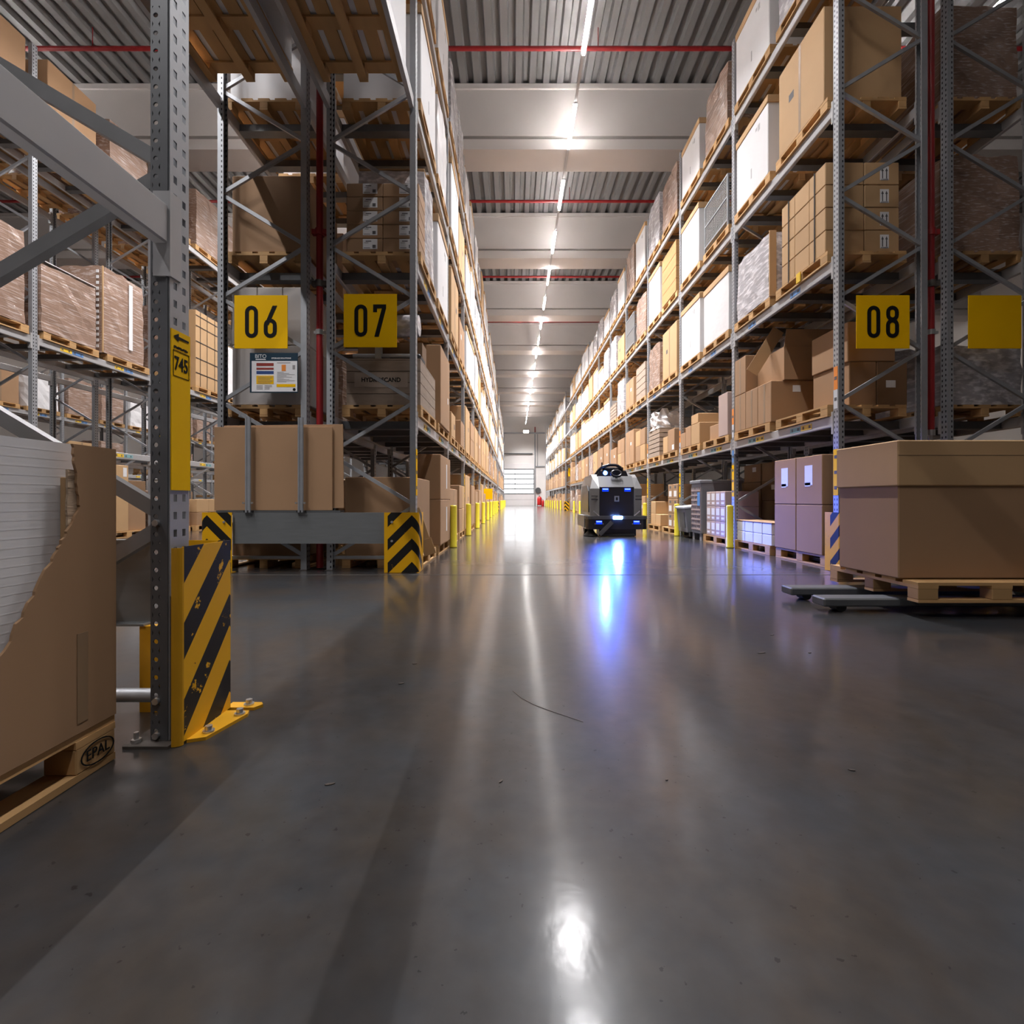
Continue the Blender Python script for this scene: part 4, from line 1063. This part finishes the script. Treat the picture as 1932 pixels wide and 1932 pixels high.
pal('LL',1,0,0); pal('LL',1,0,1,True); c = slot_y('LL',1,1); 
carton(x0,x1,c-.58,c-.02,PH,1.45,'tall brown carton with a white label beyond the near bin',CARDL,lab=[('+x',.18,1.3,.1,.2)])
carton(x0,x1-.05,c+.0,c+.56,PH,.62,'lower dark brown carton beside the tall labelled one',CARD); carton(x0,x1-.05,c+.0,c+.56,PH+.625,.5,'upper dark brown carton beside the tall labelled one',CARDD)
fill('LL',1,0,0,'brown',1.2,p=False); fill('LL',2,0,0,'wrapb',.9); fill('LL',2,0,1,'stack',.7); fill('LL',3,0,0,'white',.7); fill('LL',0,0,1,'brown',1.1)
for b in range(2,9):
    for s in (0,1):
        fill('LLL',b,2,s,R.choice(['wrapb','wrapb','white','wrapw','brown']),R.uniform(.9,1.5),p=True)
        if R.random() < .75: fill('LLL',b,1,s,R.choice(['brown','wrapb','tan','wrapw']),R.uniform(.6,1.1))
        if R.random() < .6: fill('LLL',b,0,s,R.choice(['brown','wrapb','white','stack']),R.uniform(.6,1.2))
        if R.random() < .4: fill('LLL',b,4,s,'wrapb',1.2)
# ---- racks past the gap ----
for k in ('R2','L2'):
    for b in range(8):
        for L in range(5):
            for s in (0,1):
                if k == 'L2' and b > 5: continue
                fill(k,b,L,s,R.choice(['brown','brown','tan'] if L < 2 else ['white','white','wrapw','whitewrap','tan']),R.uniform(.9,1.35),p=False)
# bridge loads over the cross aisle
for X,wn in ((-1.18,'seven'),(-2.49,'six')):
    for i,y in enumerate((2.6,3.85,5.1)):
        for L in (3,4):
            lb = 'on the %s bridging to rack %s, %s from near' % (LEV[L],wn,NUM[i+1])
            pallet(X-.55,y,lz(L),'wooden pallet '+lb)
            lidded(X-1.0,X-.06,y-.57,y+.57,lz(L)+PH,1.1,'white lidded box '+lb,'+x')

# ------------------------------------------------------------------ near bin on its pallet
nb = pallet(-1.80, 1.02, 0, 'worn wooden pallet under the torn cardboard bin, oval stamp on a block', True)
XF = -1.31
st = MB(); ov = stadium(0,0,.118,.066,10); ell = lambda a,b:[(a*math.cos(2*PI*i/24), b*math.sin(2*PI*i/24)) for i in range(24)]
st.ring([(p[0],p[1]) for p in ell(.062,.036)],[(p[0],p[1]) for p in ell(.058,.032)],'x',.492,.4935)
so = st.build('oval_stamp',BLACKP,nb,(0,.53,.061))
text_part('EPAL',.048,BLACKP,so,(.493,0,0),(PI/2,0,PI/2),sx=.85)
bn = thing('cardboard_bin','torn brown cardboard bin with white sheet inside, on the near pallet','bin',(-1.80,1.02,.149))
# front (aisle) panel with a torn opening: polygon in (y,z) local, far edge y=.60
rr = random.Random(11)
top = .868
def tear(a, b, n, j=.006):
    out = []
    for i in range(n+1):
        t = i/n; out.append((a[0]+(b[0]-a[0])*t+rr.uniform(-j,j), a[1]+(b[1]-a[1])*t+rr.uniform(-j,j)))
    return out
edge = tear((.442,top),(.450,.80),7,.003)+tear((.453,.78),(.459,.73),4,.003)+tear((.463,.72),(.462,.68),5,.004)+tear((.458,.668),(.370,.52),16,.004)+tear((.36,.505),(.20,.235),16,.006)+tear((.19,.22),(-.05,.20),6,.01)
poly = edge+[(-.60,.20),(-.60,0),(.60,0),(.60,top)]
MB().prism(poly,'x',.485,.493).build('front_panel',CARD,bn)
# torn core strip just behind
core = tear((.436,.79),(.432,.56),10,.003)+[(.50,.56),(.50,.79)]
MB().prism(core,'x',.478,.4845).build('torn_core',CARDT,bn)
MB().bbox(.452,.472,.442,.474,.52,.77,.003).build('inner_corrugated',CARDL,bn)
w = MB().box(.43,.445,-.60,.58,.01,top+.005)
for i in range(34): w.box(.445,.4453,-.60,.47,.02+.025*i,.024+.025*i)
w.build('white_sheet',WPLAS,bn)
MB().bbox(-.48,.485,.588,.598,0,top-.005,.003).bbox(-.49,-.48,-.6,.598,0,top,.003).bbox(-.48,.485,-.60,-.59,0,top-.005,.003).build('carton_wall',CARD,bn)
MB().box(-.47,.42,-.58,.58,top-.14,top-.13).build('contents_cover',WPLAS,bn)
MB().box(.4931,.4945,.455,.492,.03,.30).build('tape_strip',TAPE,bn)

# ------------------------------------------------------------------ carton on a pallet truck crossing on the right
mc = thing('shipping_carton','very large tan carton with a deep lid, carried on the truck at the right edge','carton',(3.48,4.0,.262))
MB().bbox(-.62,.62,-.335,.335,0,.72,.008).build('carton_body',CARDL if 0 else CARD,mc)
MB().bbox(-.635,.635,-.35,.35,.69,1.03,.008).build('carton_lid',CARDL,mc)
MB().box(-.635,.635,-.3515,-.3502,.915,.92).build('lid_crease',TAPE,mc)
pl2 = pallet(3.48,4.0,.113,'wooden pallet carried under the very large tan carton',True,PI/2)
tk = thing('pallet_truck','low dark pallet truck with forks under the tan carton','truck',(3.48,4.0,0))
for y in (-.22,.22):
    MB().bbox(-1.15,.66,y-.08,y+.08,.045,.108,.01).build('fork',STEELD,tk)
    for xx in (-1.0,.55): MB().tube((xx,y-.05,.04),(xx,y+.05,.04),.04,12).build('roller',BLACK,tk)
MB().bbox(.67,1.15,-.38,.38,.08,.80,.05).build('truck_body',ORANGE,tk)
MB().tube((.95,-.3,.09),(.95,-.2,.09),.088,14).tube((.95,.2,.09),(.95,.3,.09),.088,14).build('drive_wheel',BLACK,tk)
MB().path([(1.1,0,.8),(1.2,0,1.15),(1.22,0,1.25)],.025).tube((1.22,-.18,1.25),(1.22,.18,1.25),.02).build('tiller',BLACK,tk)

# ------------------------------------------------------------------ floor-scrubbing robot
rb = thing('cleaning_robot','grey and black floor-scrubbing robot with blue lights driving down the aisle','robot',(2.36,11.3,0))
SH = MB()
# main shell behind the front panel
SH.prism([(.10,.30),(.06,1.10),(.28,1.38),(.50,1.47),(1.45,1.47),(1.60,1.2),(1.62,.30)],'x',-.40,.40)
SH.build('body_shell',ROBG,rb)
MB().prism([(.045,.42),(.035,1.13),(.08,1.13),(.11,.42)],'x',-.385,.385).build('front_panel',ROBK,rb)
MB().prism([(.03,1.135),(.24,1.395),(.30,1.39),(.08,1.13)],'x',-.40,.40).build('front_hood',ROBG,rb)
MB().prism([(-.44,1.36),(.34,1.36),(.28,1.52),(-.34,1.52)],'y',.30,1.0).build('top_deck',ROBK,rb)
for s in (-1,1):
    m = MB(); 
    pf = [(.02,.42),(.0,1.1),(.22,1.36),(.40,1.44),(1.5,1.42),(1.66,1.1),(1.66,.42)]
    a = [(s*.40,)+p for p in pf]; b = [(s*(.60 if i in (0,1,6,5) else .52),p[0]+(.10 if i < 2 else .04),p[1]) for i,p in enumerate(pf)]
    n = len(pf); m.add(a+b,[tuple(range(n)),tuple(range(2*n-1,n-1,-1))]+[(i,(i+1)%n,n+(i+1)%n,n+i) for i in range(n)])
    sp = m.build('side_fender',ROBL,rb)
    MB().bar((s*.50,.028,.84),(s*.50,.028,.86),.16,.012).bar((s*.50,.028,.92),(s*.50,.028,.935),.16,.012).build('fender_groove',ROBK,sp)
    MB().prism([(.28,.55),(.30,1.05),(.50,1.18),(1.3,1.18),(1.42,.55)],'x',s*.595,s*.612).build('side_recess',ROBK,rb)
    MB().bar((s*.40,.012,.47),(s*.53,.012,.585),.022,.02).build('silver_fin',CHROME,rb)
    MB().bbox(s*.255-.065,s*.255+.065,.022,.036,1.075,1.097,.006).build('light_bar',BLUEE,rb); MB().bbox(s*.255-.075,s*.255+.075,.026,.042,1.03,1.11,.02).build('blue_halo',BLUEH,rb)  # glowing plate behind each bar stands in for its halo
    MB().bbox(s*.425-.062,s*.425+.062,-.122,-.108,.335,.356,.006).build('light_bar',BLUEE,rb); MB().bbox(s*.425-.07,s*.425+.07,-.114,-.10,.285,.37,.02).build('blue_halo',BLUEH,rb)
    for dx in (-.09,.09): MB().tube((s*.425+dx,-.112,.295),(s*.425+dx,-.10,.295),.010,8).build('sensor_dot',CHROME,rb)
    MB().tube((s*.48,1.2,.17),(s*.58,1.2,.17),.17,20).build('wheel',BLACK,rb)
MB().prism([(-.70,.05),(-.66,-.06),(-.58,-.10),(.58,-.10),(.66,-.06),(.70,.05),(.70,.55),(-.70,.55)],'z',.17,.40).build('bumper',ROBK,rb)
MB().prism([(-.71,.05),(-.67,-.07),(-.59,-.112),(.59,-.112),(.67,-.07),(.71,.05),(.71,.6),(-.71,.6)],'z',.40,.47).build('bumper_top',ROBG,rb)
MB().prism([(-.72,.2),(-.72,1.4),(-.60,1.4),(-.60,.2)],'z',.2,.47).build('side_skirt',ROBL,rb); MB().prism([(.72,.2),(.72,1.4),(.60,1.4),(.60,.2)],'z',.2,.47).build('side_skirt',ROBL,rb)
MB().bbox(-.40,.45,.02,.4,.012,.17,.01).build('scrub_deck',ROBK,rb)
MB().lathe([(0,.16),(.06,.16),(.09,.10),(.17,.02),(.17,.005),(0,.005)],(-.58,.12,0),18).build('side_brush',BLACK,rb)
MB().bar((-.13,-.12,.34),(-.42,-.14,.05),.09,.03).build('squeegee_arm',ROBG,rb)
MB().bbox(-.40,.40,-.06,.02,.004,.06,.01).build('squeegee',BLACK,rb)
hl = MB(); hl.lathe([(0,0),(.05,.0),(.055,.01),(.0,.018)],n=16)
h = MB().bbox(-.105,.105,-.128,-.112,.40,.475,.02).build('headlamp',HEADL,rb)
MB().bbox(-.05,.06,.020,.033,.80,.93,.004).build('front_plate',GREYPL,rb)
MB().bbox(-.02,.03,.014,.022,.83,.90,.004).build('front_plate_mark',ROBK,rb)
# console ring and beacon
MB().path([(-.42,.5,1.38),(-.36,.45,1.52),(-.26,.42,1.62),(-.10,.40,1.665),(.08,.40,1.66),(.18,.40,1.60),(.22,.40,1.55)],.035,10).build('guard_hoop',ROBK,rb)
MB().path([(.02+.115*math.cos(2*PI*k/16),.15+.03*math.sin(2*PI*k/16),1.45+.07*math.sin(2*PI*k/16)) for k in range(17)],.03,10).build('handle_ring',ROBK,rb)
MB().tube((.02,.17,1.45),(.02,.32,1.45),.03,10).build('ring_stem',ROBK,rb)
MB().bbox(-.25,.25,.42,.9,1.5,1.62,.04).build('sensor_housing',ROBK,rb)
MB().tube((-.21,.34,1.48),(-.21,.28,1.47),.048,16).build('beacon',BEAC,rb)
MB().tube((-.26,.45,1.62),(-.26,.45,1.73),.016,8).build('antenna',ROBK,rb)

# real lamps of the robot: head lamp spot and beacon point
def spot(name, loc, target, e, col, ang, blend=.6, size=.05):
    l = bpy.data.lights.new(name,'SPOT'); l.energy = e; l.color = col; l.spot_size = ang; l.spot_blend = blend; l.shadow_soft_size = size
    o = bpy.data.objects.new(name,l); C.objects.link(o); o.location = loc; o.rotation_euler = (Vector(target)-Vector(loc)).to_track_quat('-Z','Y').to_euler(); return o
spot('headlamp_beam',(2.36,11.13,.46),(2.6,9.7,-.1),130,(.09,.22,1.),math.radians(80),1.)
spot('beacon_beam',(2.15,11.53,1.46),(2.85,8.4,.0),1700,(.03,.12,1.),math.radians(62),1.)

# ------------------------------------------------------------------ far wall things
fe = thing('fire_extinguisher','large red wheeled fire extinguisher by the far wall door','extinguisher',(3.22,YB-1.2,0))
MB().lathe([(0,.1),(.28,.1),(.30,.2),(.30,.95),(.2,1.15),(.06,1.2),(0,1.2)],n=16).build('cylinder',REDX,fe); MB().tube((-.3,0,.14),(-.24,0,.14),.14,12).tube((.24,0,.14),(.3,0,.14),.14,12).build('wheel',BLACK,fe); MB().tube((0,0,1.2),(0,0,1.34),.05,8).build('valve',STEELD,fe)
fe = thing('fire_extinguisher','small red fire extinguisher on the floor by the rack end','extinguisher',(3.86-.25,YB-2.0,0))
MB().lathe([(0,0),(.15,0),(.16,.05),(.16,.6),(.08,.75),(0,.75)],n=14).build('cylinder',REDX,fe); MB().tube((0,0,.75),(0,0,.85),.03,8).build('valve',BLACK,fe)
hr = thing('hose_reel','round grey hose reel on the far wall above the extinguisher','hose reel',(3.1,YB-.14,2.0)); MB().tube((0,0,0),(0,.1,0),.36,20).build('drum',STEELD,hr); MB().tube((0,.1,0),(0,.13,0),.1,10).build('mount',BLACK,hr)
dp = MB().tube((2.7,YB-.2,9.4),(2.7,YB-.2,10.1),.06,8).build('wall_pipe',REDP); tag(dp,'short red pipe high on the far wall','pipe')
fl = thing('wall_light','bright floodlight high on the far wall at the end of the lamp row','lamp',(1.55,YB-.2,9.5)); MB().box(-.35,.35,-.05,.1,-.18,.18).build('housing',BEAM,fl); MB().box(-.33,.33,-.06,-.05,-.16,.16).build('diffuser',LAMP,fl)

# ------------------------------------------------------------------ world, camera, view
w = bpy.data.worlds.new('world'); bpy.context.scene.world = w; w.use_nodes = True
w.node_tree.nodes['Background'].inputs[0].default_value = (.5,.5,.55,1); w.node_tree.nodes['Background'].inputs[1].default_value = .1
cam = bpy.data.cameras.new('camera'); co = bpy.data.objects.new('camera',cam); C.objects.link(co)
co.location = (0,0,.853); co.rotation_euler = (PI/2,0,0); cam.sensor_width = 36; cam.sensor_fit = 'HORIZONTAL'; cam.lens = 930/1932*36
cam.shift_x = -3.5/1932; cam.shift_y = -24/1932; cam.clip_start = .05; cam.clip_end = 200
sc = bpy.context.scene; sc.camera = co
sc.view_settings.view_transform = 'Standard'; sc.view_settings.look = 'None'; sc.view_settings.gamma = 1; sc.view_settings.exposure = .18
cy = sc.cycles; cy.use_denoising = True; cy.max_bounces = 6; cy.diffuse_bounces = 4; cy.glossy_bounces = 4; cy.sample_clamp_indirect = 6; cy.use_adaptive_sampling = True; cy.adaptive_threshold = .02
